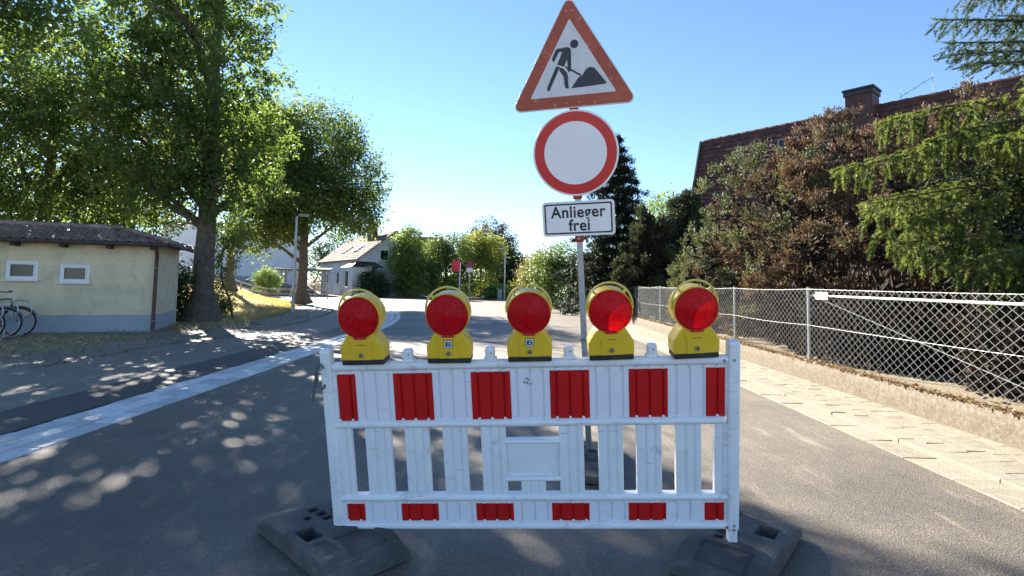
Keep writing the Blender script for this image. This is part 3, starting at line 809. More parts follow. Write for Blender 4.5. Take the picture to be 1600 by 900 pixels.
# recycled plastic foot plates
def foot(loc, rz, holes, name_label, tilt=(0, 0)):
    e = empty('foot_plate', loc, (tilt[0], tilt[1], rz), label=name_label, cat='foot plate')
    def ht(x, y):
        t = smst((abs(x)-.25)/.13); s_ = smst((abs(y)-.165)/.03)
        return (.108-.050*t)*(1-.10*s_)
    xs = {-.4, .4, -.385, .385, -.33, .33, -.29, .29, -.25, .25}; ys = {-.2, .2, -.18, .18}
    for (x0, x1, y0, y1, z) in holes: xs |= {x0, x1}; ys |= {y0, y1}
    xs = sorted(xs); ys = sorted(ys); mb = MB()
    def hole(i, j):
        cx, cy = (xs[i]+xs[i+1])/2, (ys[j]+ys[j+1])/2
        for h in holes:
            if h[0] < cx < h[1] and h[2] < cy < h[3]: return h[4]
        return None
    nx, ny = len(xs)-1, len(ys)-1
    def zc(i, j, a, b):
        h = hole(i, j); z = ht(xs[a], ys[b])
        if h is None: return z
        return h if h > 0 else z+h
    for i in range(nx):
        for j in range(ny):
            q = [(xs[a], ys[b], zc(i, j, a, b)) for a, b in ((i, j), (i+1, j), (i+1, j+1), (i, j+1))]
            mb.add(q, [(0, 1, 2, 3)])
            if i+1 < nx and hole(i, j) != hole(i+1, j):
                mb.add([(xs[i+1], ys[j], zc(i, j, i+1, j)), (xs[i+1], ys[j+1], zc(i, j, i+1, j+1)), (xs[i+1], ys[j+1], zc(i+1, j, i+1, j+1)), (xs[i+1], ys[j], zc(i+1, j, i+1, j))], [(0, 1, 2, 3)])
            if j+1 < ny and hole(i, j) != hole(i, j+1):
                mb.add([(xs[i], ys[j+1], zc(i, j, i, j+1)), (xs[i+1], ys[j+1], zc(i, j, i+1, j+1)), (xs[i+1], ys[j+1], zc(i, j+1, i+1, j+1)), (xs[i], ys[j+1], zc(i, j+1, i, j+1))], [(0, 1, 2, 3)])
    def skirt(a, b, n):
        for k in range(n):
            t0, t1 = k/n, (k+1)/n
            p0 = (a[0]+(b[0]-a[0])*t0, a[1]+(b[1]-a[1])*t0); p1 = (a[0]+(b[0]-a[0])*t1, a[1]+(b[1]-a[1])*t1)
            mb.add([(p0[0], p0[1], ht(*p0)), (p1[0], p1[1], ht(*p1)), (p1[0]*1.012, p1[1]*1.02, .012), (p0[0]*1.012, p0[1]*1.02, .012)], [(0, 1, 2, 3)])
    for i in range(nx):
        for yy in (ys[0], ys[-1]): skirt((xs[i], yy), (xs[i+1], yy), 1)
    for j in range(ny):
        for xx in (xs[0], xs[-1]): skirt((xx, ys[j]), (xx, ys[j+1]), 1)
    me_o = mb.build('plate_body', MT['recycled'], e, fix=False)
    bm = bmesh.new(); bm.from_mesh(me_o.data); bmesh.ops.remove_doubles(bm, verts=bm.verts, dist=.0005); bmesh.ops.recalc_face_normals(bm, faces=bm.faces); bm.to_mesh(me_o.data); bm.free()
    b = me_o.modifiers.new('b', 'BEVEL'); b.width = .006; b.segments = 2; b.limit_method = 'ANGLE'; b.angle_limit = R(30)
    mb = MB()
    for (x, y) in ((-.34, -.13), (-.34, .13), (.34, -.13), (.34, .13), (0, -.14), (0, .14)): mb.box((x, y, .006), (.09, .07, .014))
    mb.build('underside_pad', MT['black'], e)
    return e
foot((-.895, 2.84, 0), R(-43), [(-.17, -.12, .005, .055, .02), (-.235, -.19, -.005, .045, .02), (-.10, -.06, .005, .055, .02), (-.165, -.125, .085, .125, .02), (-.165, -.125, -.065, -.028, .02), (-.05, .085, -.165, -.075, .015), (.12, .31, -.06, .14, -.014), (.12, .25, -.15, -.09, -.012)],
     'dark recycled plastic foot plate under the left barrier post', (R(1.5), R(1)))
foot((1.165, 2.815, 0), R(51), [(-.05, .0, .05, .10, .02), (-.115, -.075, .05, .09, .02), (.035, .075, .055, .095, .02), (-.045, -.005, -.005, .025, .02), (.04, .17, -.15, -.055, .015), (.16, .27, .06, .095, .02), (-.33, -.16, -.12, .12, -.014)],
     'dark recycled plastic foot plate under the right barrier post', (0, R(-1)))
SB = Vector((.614, 4.21, 0)); S_ROT = Euler((R(9.733), R(-2.12), R(-12.61)))
foot((.62, 4.13, 0), R(78), [(-.03, .03, -.03, .03, .02), (-.13, -.09, -.09, -.03, .02), (-.13, -.09, .03, .09, .02), (.09, .13, -.09, -.03, .02), (.09, .13, .03, .09, .02), (-.32, -.18, -.12, .12, -.014)],
     'grey foot plate at the base of the sign pole behind the barrier')

def text_mesh(body, size, name, mat, parent, loc, align='CENTER', bold=0.0, sx=1.0):
    cu = bpy.data.curves.new(name, 'FONT'); cu.body = body; cu.size = size; cu.align_x = align; cu.align_y = 'CENTER'; cu.extrude = .0008; cu.offset = bold; cu.space_character = 1.06
    tmp = bpy.data.objects.new('tmp', cu); COL.objects.link(tmp)
    dg = bpy.context.evaluated_depsgraph_get()
    me = bpy.data.meshes.new_from_object(tmp.evaluated_get(dg))
    bpy.data.objects.remove(tmp)
    me.materials.clear(); me.materials.append(mat); me.name = name
    o = bpy.data.objects.new(name, me); COL.objects.link(o); o.parent = parent; o.location = loc; o.rotation_euler = (R(90), 0, 0); o.scale = (sx, 1, 1)
    return o
def rounded_poly(pts, r, n=6):
    out = []; m = len(pts)
    for i in range(m):
        p = Vector(pts[i]); a = (Vector(pts[i-1])-p).normalized(); b = (Vector(pts[(i+1) % m])-p).normalized()
        ang = a.angle(b); d = r/math.tan(ang/2); c = p+(a+b).normalized()*(r/math.sin(ang/2))
        s = p+a*d; t = p+b*d
        a0 = math.atan2(s.y-c.y, s.x-c.x); a1 = math.atan2(t.y-c.y, t.x-c.x)
        while a1-a0 > math.pi: a1 -= 2*math.pi
        while a1-a0 < -math.pi: a1 += 2*math.pi
        out += [(c.x+r*math.cos(a0+(a1-a0)*k/n), c.y+r*math.sin(a0+(a1-a0)*k/n)) for k in range(n+1)]
    return out
def sign():
    e = empty('road_sign', SB, S_ROT, label='roadworks triangle, round no entry sign and Anlieger frei plate on one pole', cat='road sign')
    MB().box((0, 0, 1.72), (.042, .042, 3.30)).build('pole', MT['galv'], e, bevel=.004)
    MB().box((0, 0, 1.55-.6), (.050, .050, .012)).build('pole_sleeve', MT['steelgrey'], e)
    y = -.035; ht = 2.628; h = .9*math.sqrt(3)/2
    t = empty('warning_triangle', (0, y, ht)); t.parent = e
    T = [(-.45, 0), (.45, 0), (0, h)]
    mb = MB(); mb.prism(rounded_poly(T, .042), -.004, .012, 'y'); mb.build('edge', MT['alu'], t, bevel=.002)
    def inset(k): 
        c = h/3; return [(x*k, c+(z-c)*k) for x, z in T]
    mb = MB(); mb.prism(rounded_poly(inset(.972), .036), -.0055, -.004, 'y'); mb.build('red_border', MT['sign_faded'], t)
    mb = MB(); mb.prism(rounded_poly(inset(.672), .006, 2), -.0072, -.0055, 'y'); mb.build('white_field', MT['sign_grey'], t)
    pic = empty('pictogram', (0, -.0072, 0)); pic.parent = t
    def piece(poly, nm):
        mb = MB(); mb.prism(poly, -.0016, 0, 'y'); return mb.build(nm, MT['navy'], pic)
    piece([(.027+.029*math.cos(a*math.pi/10), .434+.029*math.sin(a*math.pi/10)) for a in range(20)], 'head')
    piece([(-.106, .404), (-.095, .413), (-.022, .418), (-.004, .410), (.003, .392), (-.003, .269), (-.010, .246), (-.023, .252), (-.028, .335), (-.054, .286), (-.099, .306), (-.059, .389), (-.083, .389), (-.121, .324), (-.134, .337), (-.129, .359)], 'torso')
    piece([(-.035, .272), (-.045, .288), (-.036, .294), (-.024, .275), (-.014, .252), (-.023, .252)], 'hand')
    piece([(-.106, .296), (-.085, .290), (-.094, .26), (-.161, .132), (-.17, .126), (-.178, .14), (-.175, .159)], 'rear_leg')
    piece([(-.090, .288), (-.058, .275), (-.036, .25), (-.027, .227), (-.025, .133), (-.048, .140), (-.053, .16), (-.057, .218), (-.084, .262)], 'front_leg')
    piece([(-.003, .269), (.068, .221), (.062, .210), (-.008, .257)], 'shovel')
    piece([(-.008, .135), (.046, .204), (.072, .214), (.1, .255), (.126, .268), (.158, .259), (.185, .225), (.236, .154), (.230, .143), (.095, .137)], 'pile')
    for (x, z) in ((-.045, .035), (.045, .035), (-.02, .66), (.02, .66)):
        MB().lathe([(.0005, -.009), (.005, -.008), (.006, -.005)], (x, 0, z), n=10).build('rivet', MT['galv'], t)
    c = empty('no_entry_disc', (0, y, 2.313)); c.parent = e
    rr = .303
    MB().lathe([(.0005, .010), (rr, .010), (rr+.002, 0), (rr, -.004), (.0005, -.004)], n=72).build('edge', MT['sign_white'], c, smooth=True)
    MB().lathe([(.222, -.0042), (.222, -.0056), (rr-.012, -.0056), (rr-.012, -.0042)], n=72).build('red_ring', MT['sign_red'], c)
    MB().lathe([(.0005, -.0052), (.222, -.0052)], n=72).build('white_field', MT['sign_white'], c)
    p = empty('text_plate', (0, y, 1.848)); p.parent = e
    w, hh = .259, .126
    mb = MB(); mb.prism(rounded_poly([(-w, -hh), (w, -hh), (w, hh), (-w, hh)], .025), -.004, .010, 'y'); mb.build('edge', MT['sign_white'], p, bevel=.002)
    mb = MB(); k = .017; mb.prism(rounded_poly([(-w+k, -hh+k), (w-k, -hh+k), (w-k, hh-k), (-w+k, hh-k)], .014), -.0054, -.004, 'y'); mb.build('black_border', MT['ink'], p)
    mb = MB(); k = .028; mb.prism(rounded_poly([(-w+k, -hh+k), (w-k, -hh+k), (w-k, hh-k), (-w+k, hh-k)], .008), -.0068, -.0054, 'y'); mb.build('white_field', MT['sign_white'], p)
    text_mesh('Anlieger', .117, 'lettering', MT['ink'], p, (0.0, -.0075, .044), bold=.0022, sx=.92)
    text_mesh('frei', .117, 'lettering', MT['ink'], p, (.008, -.0075, -.052), bold=.0022, sx=.92)
    for z in (2.632, 1.848+.165, 1.848-.145):
        MB().box((0, -.003, z), (.062, .062, .055)).build('clamp', MT['clamp_red'], e, bevel=.006)
    MB().lathe([(.0005, -.010), (.009, -.010), (.011, -.002)], (0, -.033, 1.848-.145), n=12).build('clamp_bolt', MT['galv'], e)
sign()

# ================================================================== VEGETATION
def rand_dirs(g, n): return nrm(g.normal(0, 1, (n, 3)))
def crown_points(g, lobes, n, lo=.55, hi=1.06):
    L = np.array(lobes, float); A = (L[:, 3]*L[:, 4]+L[:, 3]*L[:, 5]+L[:, 4]*L[:, 5]); k = g.choice(len(L), n, p=A/A.sum())
    d = rand_dirs(g, n); f = lo+(hi-lo)*g.random(n)**.55
    # bumpy outline
    bump_ = 1+.10*np.sin(d[:, 0]*5+k)*np.sin(d[:, 1]*6+k*2)+.08*np.sin(d[:, 2]*7+k)
    return L[k, :3]+d*L[k, 3:6]*(f*bump_)[:, None], d
def crown(name, lobes, n_cl, per, leaf, spread, mat, parent, seed, droop=.35, lo=.55, aspect=.62, hi=1.06):
    g = np.random.default_rng(seed)
    P, N = crown_points(g, lobes, n_cl, lo, hi)
    tdir = nrm(N*.6+rand_dirs(g, n_cl)*.8)                        # twig direction of each cluster
    P = np.repeat(P, per, 0); N2 = np.repeat(N, per, 0); T = np.repeat(tdir, per, 0); n = len(P)
    off = T*g.normal(0, spread*1.5, (n, 1))+g.normal(0, 1, (n, 3))*np.array([spread, spread, spread*.55])*.6
    P = P+off
    D = nrm(N2*.35+rand_dirs(g, n)*.9+np.array([0, 0, -droop])); U = nrm(rand_dirs(g, n)*.75+np.array([0, 0, .9])+N2*.3)
    Ls = leaf*g.uniform(.6, 1.25, n)
    return leaves(name, P, D, U, Ls, Ls*aspect*g.uniform(.75, 1.2, n), mat, parent)
def limb_set(mb, rng, base, top, lobes, r0, sub=6):
    for (cx, cy, cz, rx, ry, rz) in lobes:
        c = Vector((cx, cy, cz)); hz = max(base, min(top, cz-.45*math.hypot(cx, cy)-rz*.5-.3))
        s = Vector((0, 0, hz)); m = s.lerp(c, .5)+Vector((rng.uniform(-.2, .2), rng.uniform(-.2, .2), rng.uniform(-.1, .25)))
        mb.tube([s, s.lerp(m, .5)+Vector((rng.uniform(-.1, .1), rng.uniform(-.1, .1), 0)), m, c], [r0*.42, r0*.34, r0*.26, r0*.14], 7)
        for k in range(sub):
            d = Vector((rng.gauss(0, 1), rng.gauss(0, 1), rng.gauss(.25, .8))).normalized()
            e_ = c+Vector((d.x*rx, d.y*ry, d.z*rz))*.93; q = m.lerp(c, rng.random())
            mid = q.lerp(e_, .5)+Vector((rng.uniform(-.2, .2), rng.uniform(-.2, .2), rng.uniform(0, .25)))
            mb.tube([q, mid, e_], [r0*.11, r0*.075, r0*.03], 5)
def deciduous(name, base, h, r, lobes, n_cl, per, leaf, spread, mat, label, seed, group=None, bark=None, lean=(0, 0), cat='tree', **kw):
    e = empty(name, base, label=label, cat=cat, group=group); rng = random.Random(seed); bark = bark or MT['bark']
    mb = MB(); pts = []; rad = []
    n = 12
    for i in range(n+1):
        t = i/n; z = t*h-.15
        pts.append((lean[0]*t+rng.uniform(-1, 1)*r*.12, lean[1]*t+rng.uniform(-1, 1)*r*.12, z)); rad.append(r*(1-.72*t)*(1+.75*max(0, 1-z/(r*3.0))**2)*rng.uniform(.95, 1.05))
    mb.tube(pts, rad, 14)
    if r > .2:
        for k in range(7):
            a = k*2*math.pi/7+rng.uniform(-.3, .3); mb.tube([(math.cos(a)*r*.7, math.sin(a)*r*.7, r*1.6), (math.cos(a)*r*1.25, math.sin(a)*r*1.25, r*.45), (math.cos(a)*r*2.0, math.sin(a)*r*2.0, -.08)], [r*.25, r*.34, r*.2], 7)
    mb.build('trunk', bark, e, smooth=True)
    mb = MB(); limb_set(mb, rng, h*.22, h*.95, lobes, r); mb.build('branches', bark, e, smooth=True)
    crown('crown', lobes, n_cl, per, leaf, spread, mat, e, seed, **kw)
    return e

deciduous('broadleaf_tree', (-10.21, 18.1, .0), 13.5, .34,
    [(.0, 0, 12.2, 2.35, 2.6, 2.8), (-.9, .2, 14.6, 2.3, 2.5, 2.3), (.1, -.3, 8.6, 2.35, 2.6, 2.6), (-2.3, 0, 9.8, 2.4, 2.6, 2.6), (-3.1, .2, 6.6, 2.4, 2.5, 2.1), (-.9, -1.1, 5.9, 2.3, 2.2, 1.9), (.5, .7, 6.0, 1.9, 2.0, 1.9), (-2.4, .3, 4.8, 1.7, 1.8, 1.1), (1.1, .5, 4.6, 1.2, 1.3, .9), (.2, -1.7, 7.0, 1.5, 1.0, 1.5), (.9, -1.2, 4.5, 1.2, .9, .8), (-.2, -2.0, 9.6, 1.5, .9, 1.7), (-1.7, -1.9, 8.0, 1.5, .9, 1.5), (-3.2, .2, 12.0, 2.0, 2.2, 2.0), (.2, -1.9, 12.0, 1.4, .9, 1.6), (.7, -.8, 3.7, .9, .8, .6), (-1.2, -1.4, 4.3, 1.3, .9, .8), (.9, -1.0, 5.6, 1.1, .8, .9), (-.1, -1.5, 5.0, 1.0, .7, .8)],
    2150, 34, .15, .17, MT['leafA'], 'tallest broadleaf tree with thick trunk between cream building and road', 11, group='broadleaf trees along the left side', lo=.4)
deciduous('broadleaf_tree', (-11.95, 31.2, .2), 9.6, .30,
    [(.2, 0, 9.3, 3.0, 3.0, 2.3), (-1.9, .2, 7.6, 2.6, 2.8, 2.5), (1.9, 0, 7.0, 2.6, 2.8, 2.4), (0, -.9, 5.9, 3.0, 2.4, 1.9), (2.6, .4, 5.2, 1.7, 1.9, 1.4), (-2.7, 0, 5.0, 1.8, 2.0, 1.5), (-2.9, -.2, 3.5, 1.4, 1.2, .75), (-1.0, -.5, 4.3, 1.4, 1.4, .8), (-2.3, 0, 9.6, 2.2, 2.2, 1.9)],
    3100, 26, .17, .27, MT['leafB'], 'rounded broadleaf tree on the dry bank right of the tallest tree', 12, group='broadleaf trees along the left side', lo=.45)
deciduous('broadleaf_tree', (-16.9, 19.6, .05), 8.6, .28,
    [(.4, 0, 8.6, 2.3, 2.4, 2.0), (-1.8, 0, 8.0, 2.3, 2.4, 2.2), (1.9, -.3, 6.6, 2.3, 2.4, 2.2), (-.4, -.8, 5.6, 2.6, 2.4, 2.2), (-3.2, 0, 5.8, 2.4, 2.4, 2.4), (2.9, .2, 4.4, 1.9, 1.9, 1.6), (.8, -.4, 3.4, 2.2, 2.0, 1.4), (-2.2, -.5, 3.2, 2.2, 2.0, 1.4)],
    2300, 26, .15, .24, MT['leafB'], 'broadleaf tree rising behind the cream building roof', 13, group='broadleaf trees along the left side', lo=.45)
deciduous('broadleaf_tree', (-12.6, 9.6, -.03), 7.2, .26,
    [(1.6, .3, 7.0, 1.9, 1.9, 1.6), (.2, 0, 8.2, 2.0, 2.0, 1.6), (3.1, .2, 6.6, 1.0, 1.1, .7), (-1.0, 0, 6.4, 2.0, 2.0, 1.6)],
    900, 28, .13, .2, MT['leafA'], 'tree at the top left corner reaching in over the cream building', 14, group='broadleaf trees along the left side')

deciduous('broadleaf_tree', (-17.6, 34.0, .8), 10.5, .26,  # unseen tree added to shade the sidewalk, crown kept high over the bank
    [(.3, 0, 10.4, 2.6, 2.4, 2.0), (-1.8, 0, 9.4, 2.2, 2.2, 1.7), (1.9, 0, 9.3, 2.1, 2.2, 1.7)],
    1100, 26, .17, .26, MT['leafB'], 'added high crowned tree hidden behind the tallest tree, shading the sidewalk', 15, group='broadleaf trees along the left side', lo=.45)

# dark shrubs behind and beside the cream building
def shrub(name, base, lobes, n_cl, per, leaf, spread, mat, label, seed, group=None, cat='shrub', core=.62, **kw):
    e = empty(name, base, label=label, cat=cat, group=group); rng = random.Random(seed)
    mb = MB()
    for (cx, cy, cz, rx, ry, rz) in lobes:
        for k in range(7):
            d = Vector((rng.gauss(0, 1), rng.gauss(0, 1), abs(rng.gauss(.4, .6)))).normalized()
            t = Vector((cx+d.x*rx*.85, cy+d.y*ry*.85, cz+d.z*rz*.85)); s = Vector((cx*.5+rng.uniform(-.15, .15), cy*.5+rng.uniform(-.15, .15), -.1))
            mb.tube([s, s.lerp(t, .55)+Vector((rng.uniform(-.1, .1), rng.uniform(-.1, .1), .1)), t], [.035, .022, .006], 5)
    mb.build('stems', MT['twigs'], e)
    crown('crown', lobes, n_cl, per, leaf, spread, mat, e, seed, **kw)
    return e
shrub('shrub', (-11.2, 17.6, 0), [(0, 0, 1.0, .8, .9, 1.1), (-.9, .5, 1.1, .9, .9, 1.2), (.3, .9, .7, .6, .7, .8)], 480, 26, .10, .16, MT['leafdark'], 'dark shrub between the cream building and the thick trunk', 21)
shrub('shrub', (-11.0, 20.4, .1), [(0, 0, .45, .55, .5, .5), (.3, -.4, .3, .35, .35, .3)], 170, 22, .08, .13, MT['leafmix'], 'low leafy shrub at the foot of the bank right of the thick trunk', 22)
def sapling():
    e = empty('sapling', (-9.95, 19.6, .02), label='thin crooked sapling at the edge of the dry bank', cat='tree')
    MB().tube([(0, 0, -.1), (-.08, 0, .35), (-.2, 0, .75), (-.42, .05, 1.1), (-.52, .05, 1.5), (-.50, 0, 2.1), (-.42, 0, 2.7)], [.055, .05, .043, .038, .03, .02, .01], 8).build('trunk', MT['bark'], e, smooth=True)
    crown('crown', [(-.45, 0, 2.3, .55, .5, .7), (-.6, 0, 1.5, .35, .35, .4), (-.2, 0, 3.0, .5, .5, .5)], 130, 18, .10, .15, MT['leafA'], e, 23)
sapling()

# ------------------------------------------------------------------ conifers on the right
def tuft_cloud(name, lobes, n_cl, per, L, W, mat, parent, seed, lo=.86, hi=1.04, upb=.45, spread=.07, clip=None, rnd_=.65, clump=0, clump_r=.2):
    g = np.random.default_rng(seed)
    if clump:
        Pc, Nc = crown_points(g, lobes, n_cl//clump, lo, hi)
        P = np.repeat(Pc, clump, 0); N = np.repeat(Nc, clump, 0); dd = rand_dirs(g, len(P)); dd = nrm(dd+N*.9)
        P = P+dd*clump_r*g.uniform(.6, 1.1, (len(P), 1)); N = nrm(dd+N*.5)
    else:
        P, N = crown_points(g, lobes, n_cl, lo, hi)
    if clip is not None:
        k = clip(P); P = P[k]; N = N[k]
    A = nrm(N*.8+np.array([0, 0, upb])+rand_dirs(g, len(P))*.35)
    P = np.repeat(P, per, 0); A = np.repeat(A, per, 0); n = len(P)
    D = nrm(A+rand_dirs(g, n)*rnd_); U = nrm(rand_dirs(g, n)+np.array([0, 0, .2]))
    P = P+A*g.uniform(-.5, 1, (n, 1))*spread*1.6+g.normal(0, spread*.45, (n, 3))
    Ls = L*g.uniform(.6, 1.3, n)
    return leaves(name, P, D, U, Ls, W*g.uniform(.7, 1.3, n), mat, parent)
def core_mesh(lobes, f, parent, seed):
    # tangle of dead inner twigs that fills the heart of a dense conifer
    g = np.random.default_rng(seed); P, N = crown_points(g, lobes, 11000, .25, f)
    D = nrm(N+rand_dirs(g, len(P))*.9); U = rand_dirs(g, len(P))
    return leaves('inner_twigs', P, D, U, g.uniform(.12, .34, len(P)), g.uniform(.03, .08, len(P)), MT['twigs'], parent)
def cypress():
    e = empty('cypress_hedge', (7.8, 12.2, .15), label='large browned cypress bush behind the chain link fence', cat='bush')
    lobes = [(-.1, 0, 2.3, 2.5, 2.6, 2.55), (-1.5, .6, 1.7, 1.9, 2.0, 2.2), (1.4, -.8, 2.4, 2.0, 2.1, 2.4), (-.6, -1.2, 1.4, 2.1, 1.9, 1.7), (-1.6, 2.2, 1.2, 1.6, 1.8, 1.6), (.6, .4, 3.5, 1.4, 1.4, 1.3), (.9, -2.9, 1.2, 1.8, 1.9, 1.5), (-.8, -3.0, .75, 1.4, 1.5, .9)]
    mb = MB(); rng = random.Random(2)
    for k in range(26):
        a = rng.uniform(0, 6.3); mb.tube([(rng.uniform(-1, 1)*.4, rng.uniform(-1, 1)*.4, -.2), (math.cos(a)*.9, math.sin(a)*.9, 1.4), (math.cos(a)*2.0, math.sin(a)*2.0, rng.uniform(1.6, 4))], [.08, .05, .015], 6)
    mb.build('stems', MT['bark_red'], e)
    core_mesh(lobes, .86, e, 3)
    clip = lambda P: (P[:, 0] > -3.25+.25*np.sin(P[:, 1]*3)) & (P[:, 2] > -.1)
    tuft_cloud('brown_foliage', lobes, 13000, 18, .075, .030, MT['cyp'], e, 31, clip=lambda P: clip(P) & (P[:, 0]-.15*P[:, 2]+.5*np.sin(P[:, 1]*2.1+P[:, 2]*3) > -2.9), lo=.78, clump=12, clump_r=.20)
    tuft_cloud('green_foliage', [(-2.0, 1.2, 3.0, 1.2, 1.4, 1.5), (-1.2, .6, 3.3, 1.3, 1.3, 1.2), (-1.6, .8, 2.2, 1.75, 1.9, 2.0), (-1.75, 2.3, 1.3, 1.6, 1.7, 1.6), (.3, .2, 3.75, 1.5, 1.4, 1.15), (1.3, -.6, 3.9, 1.3, 1.4, 1.0), (-2.0, 3.6, .9, 1.2, 1.5, 1.2)], 2900, 18, .075, .030, MT['cypgreen'], e, 32, clip=lambda P: clip(P) & (P[:, 2] > .4), lo=.88, hi=1.07, clump=12, clump_r=.18)
cypress()
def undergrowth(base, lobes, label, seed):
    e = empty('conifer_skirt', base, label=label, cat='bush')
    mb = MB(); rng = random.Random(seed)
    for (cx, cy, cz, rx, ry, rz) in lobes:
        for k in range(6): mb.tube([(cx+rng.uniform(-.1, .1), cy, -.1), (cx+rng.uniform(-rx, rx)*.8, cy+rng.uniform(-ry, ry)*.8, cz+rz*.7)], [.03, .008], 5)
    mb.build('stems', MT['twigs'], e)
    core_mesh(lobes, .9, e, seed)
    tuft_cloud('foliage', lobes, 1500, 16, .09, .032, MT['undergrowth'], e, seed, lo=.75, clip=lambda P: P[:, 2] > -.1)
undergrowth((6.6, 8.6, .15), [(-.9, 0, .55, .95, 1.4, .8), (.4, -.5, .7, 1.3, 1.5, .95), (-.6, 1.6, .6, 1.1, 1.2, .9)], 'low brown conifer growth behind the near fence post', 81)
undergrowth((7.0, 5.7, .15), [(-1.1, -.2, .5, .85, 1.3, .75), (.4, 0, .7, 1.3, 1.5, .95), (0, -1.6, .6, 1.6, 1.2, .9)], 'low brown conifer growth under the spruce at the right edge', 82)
def yew(x, Y, cols, label, seed, mat='yew'):
    e = empty('yew_bush', (x, Y, .1), label=label, cat='bush', group='dark upright bushes behind the far fence')
    lobes = []
    rng = random.Random(seed)
    for (dx, dy, h, r) in cols:
        lobes += [(dx, dy, h*.42, r, r, h*.46), (dx+rng.uniform(-.08, .08), dy, h*.72, r*.62, r*.62, h*.30), (dx+rng.uniform(-.08, .08), dy, h*.88, r*.28, r*.28, h*.15)]
    mb = MB()
    for (dx, dy, h, r) in cols: mb.tube([(dx*.6, dy*.6, -.2), (dx, dy, h*.5), (dx, dy, h*.95)], [.06, .04, .008], 6)
    mb.build('stems', MT['bark_red'], e)
    core_mesh(lobes, .8, e, seed)
    tuft_cloud('foliage', lobes, 1500, 16, .11, .042, MT[mat], e, seed, lo=.84, hi=1.1, upb=.8, spread=.09, clump=10, clump_r=.13)
yew(4.95, 19.8, [(0, 0, 3.9, .62), (-.55, .3, 2.9, .6), (.55, .2, 3.7, .55)], 'dark upright yew just right of the sign plate behind the fence', 41)
yew(6.15, 20.3, [(0, 0, 4.3, .62), (.55, .1, 4.7, .5), (-.45, -.2, 3.6, .6)], 'tall pointed dark yew between the shorter yew and the brown house', 42)
yew(7.1, 21.5, [(0, 0, 4.9, .62), (.6, .3, 4.3, .75)], 'slim dark yew against the left edge of the brown house', 43)
yew(5.2, 15.6, [(0, 0, 1.75, .6), (.6, .3, 2.3, .7)], 'low grey green cypress tuft left of the large browned bush', 44, 'cypgreen')

def fir(base, h, r, label, seed, mat, n_wh=15, per_=9):
    e = empty('fir_tree', base, label=label, cat='tree'); rng = random.Random(seed); g = np.random.default_rng(seed)
    MB().tube([(0, 0, -.2), (0, 0, h*.5), (0, 0, h)], [.16, .10, .01], 8).build('trunk', MT['bark_red'], e, smooth=True)
    Ps, Ds = [], []; mb = MB()
    for w in range(n_wh):
        t = w/(n_wh-1); z = h*(.06+.90*t); rr = r*(1-t)**.85*rng.uniform(.85, 1.15)+.12
        for k in range(per_):
            a = 2*math.pi*k/per_+w*.7+rng.uniform(-.25, .25); L = rr*rng.uniform(.7, 1.15)
            d = Vector((math.cos(a), math.sin(a), 0)); droop = -.28*L+.15*t*L
            tip = Vector((0, 0, z))+d*L+Vector((0, 0, droop))
            mb.tube([(0, 0, z), Vector((0, 0, z))+d*L*.5+Vector((0, 0, droop*.25)), tip], [.025, .016, .005], 4)
            m = max(6, int(26*L)); s = g.uniform(.12, 1.03, m)
            side = np.array([-d.y, d.x, 0])
            p = np.array([0, 0, z])+np.outer(s*L, np.array(d))+np.outer(droop*s**1.6, [0, 0, 1])+np.outer(g.normal(0, 1, m)*.22*L*(1.1-s), side)+g.normal(0, .05, (m, 3))
            Ps.append(p); Ds.append(np.tile(np.array(d), (m, 1)))
    mb.build('branches', MT['bark_red'], e)
    P = np.concatenate(Ps); A = np.concatenate(Ds); per = 9; P = np.repeat(P, per, 0); A = np.repeat(A, per, 0); n = len(P)
    D = nrm(A*.6+rand_dirs(g, n)*.7+np.array([0, 0, -.25])); U = nrm(rand_dirs(g, n)*.5+np.array([0, 0, 1]))
    P = P+g.normal(0, .05, (n, 3))
    leaves('crown', P, D, U, g.uniform(.12, .28, n), g.uniform(.04, .08, n), mat, e)
fir((5.25, 27.0, .1), 9.0, 3.0, 'tall dark fir half hidden behind the round sign', 51, MT['firdark'], 17, 10)

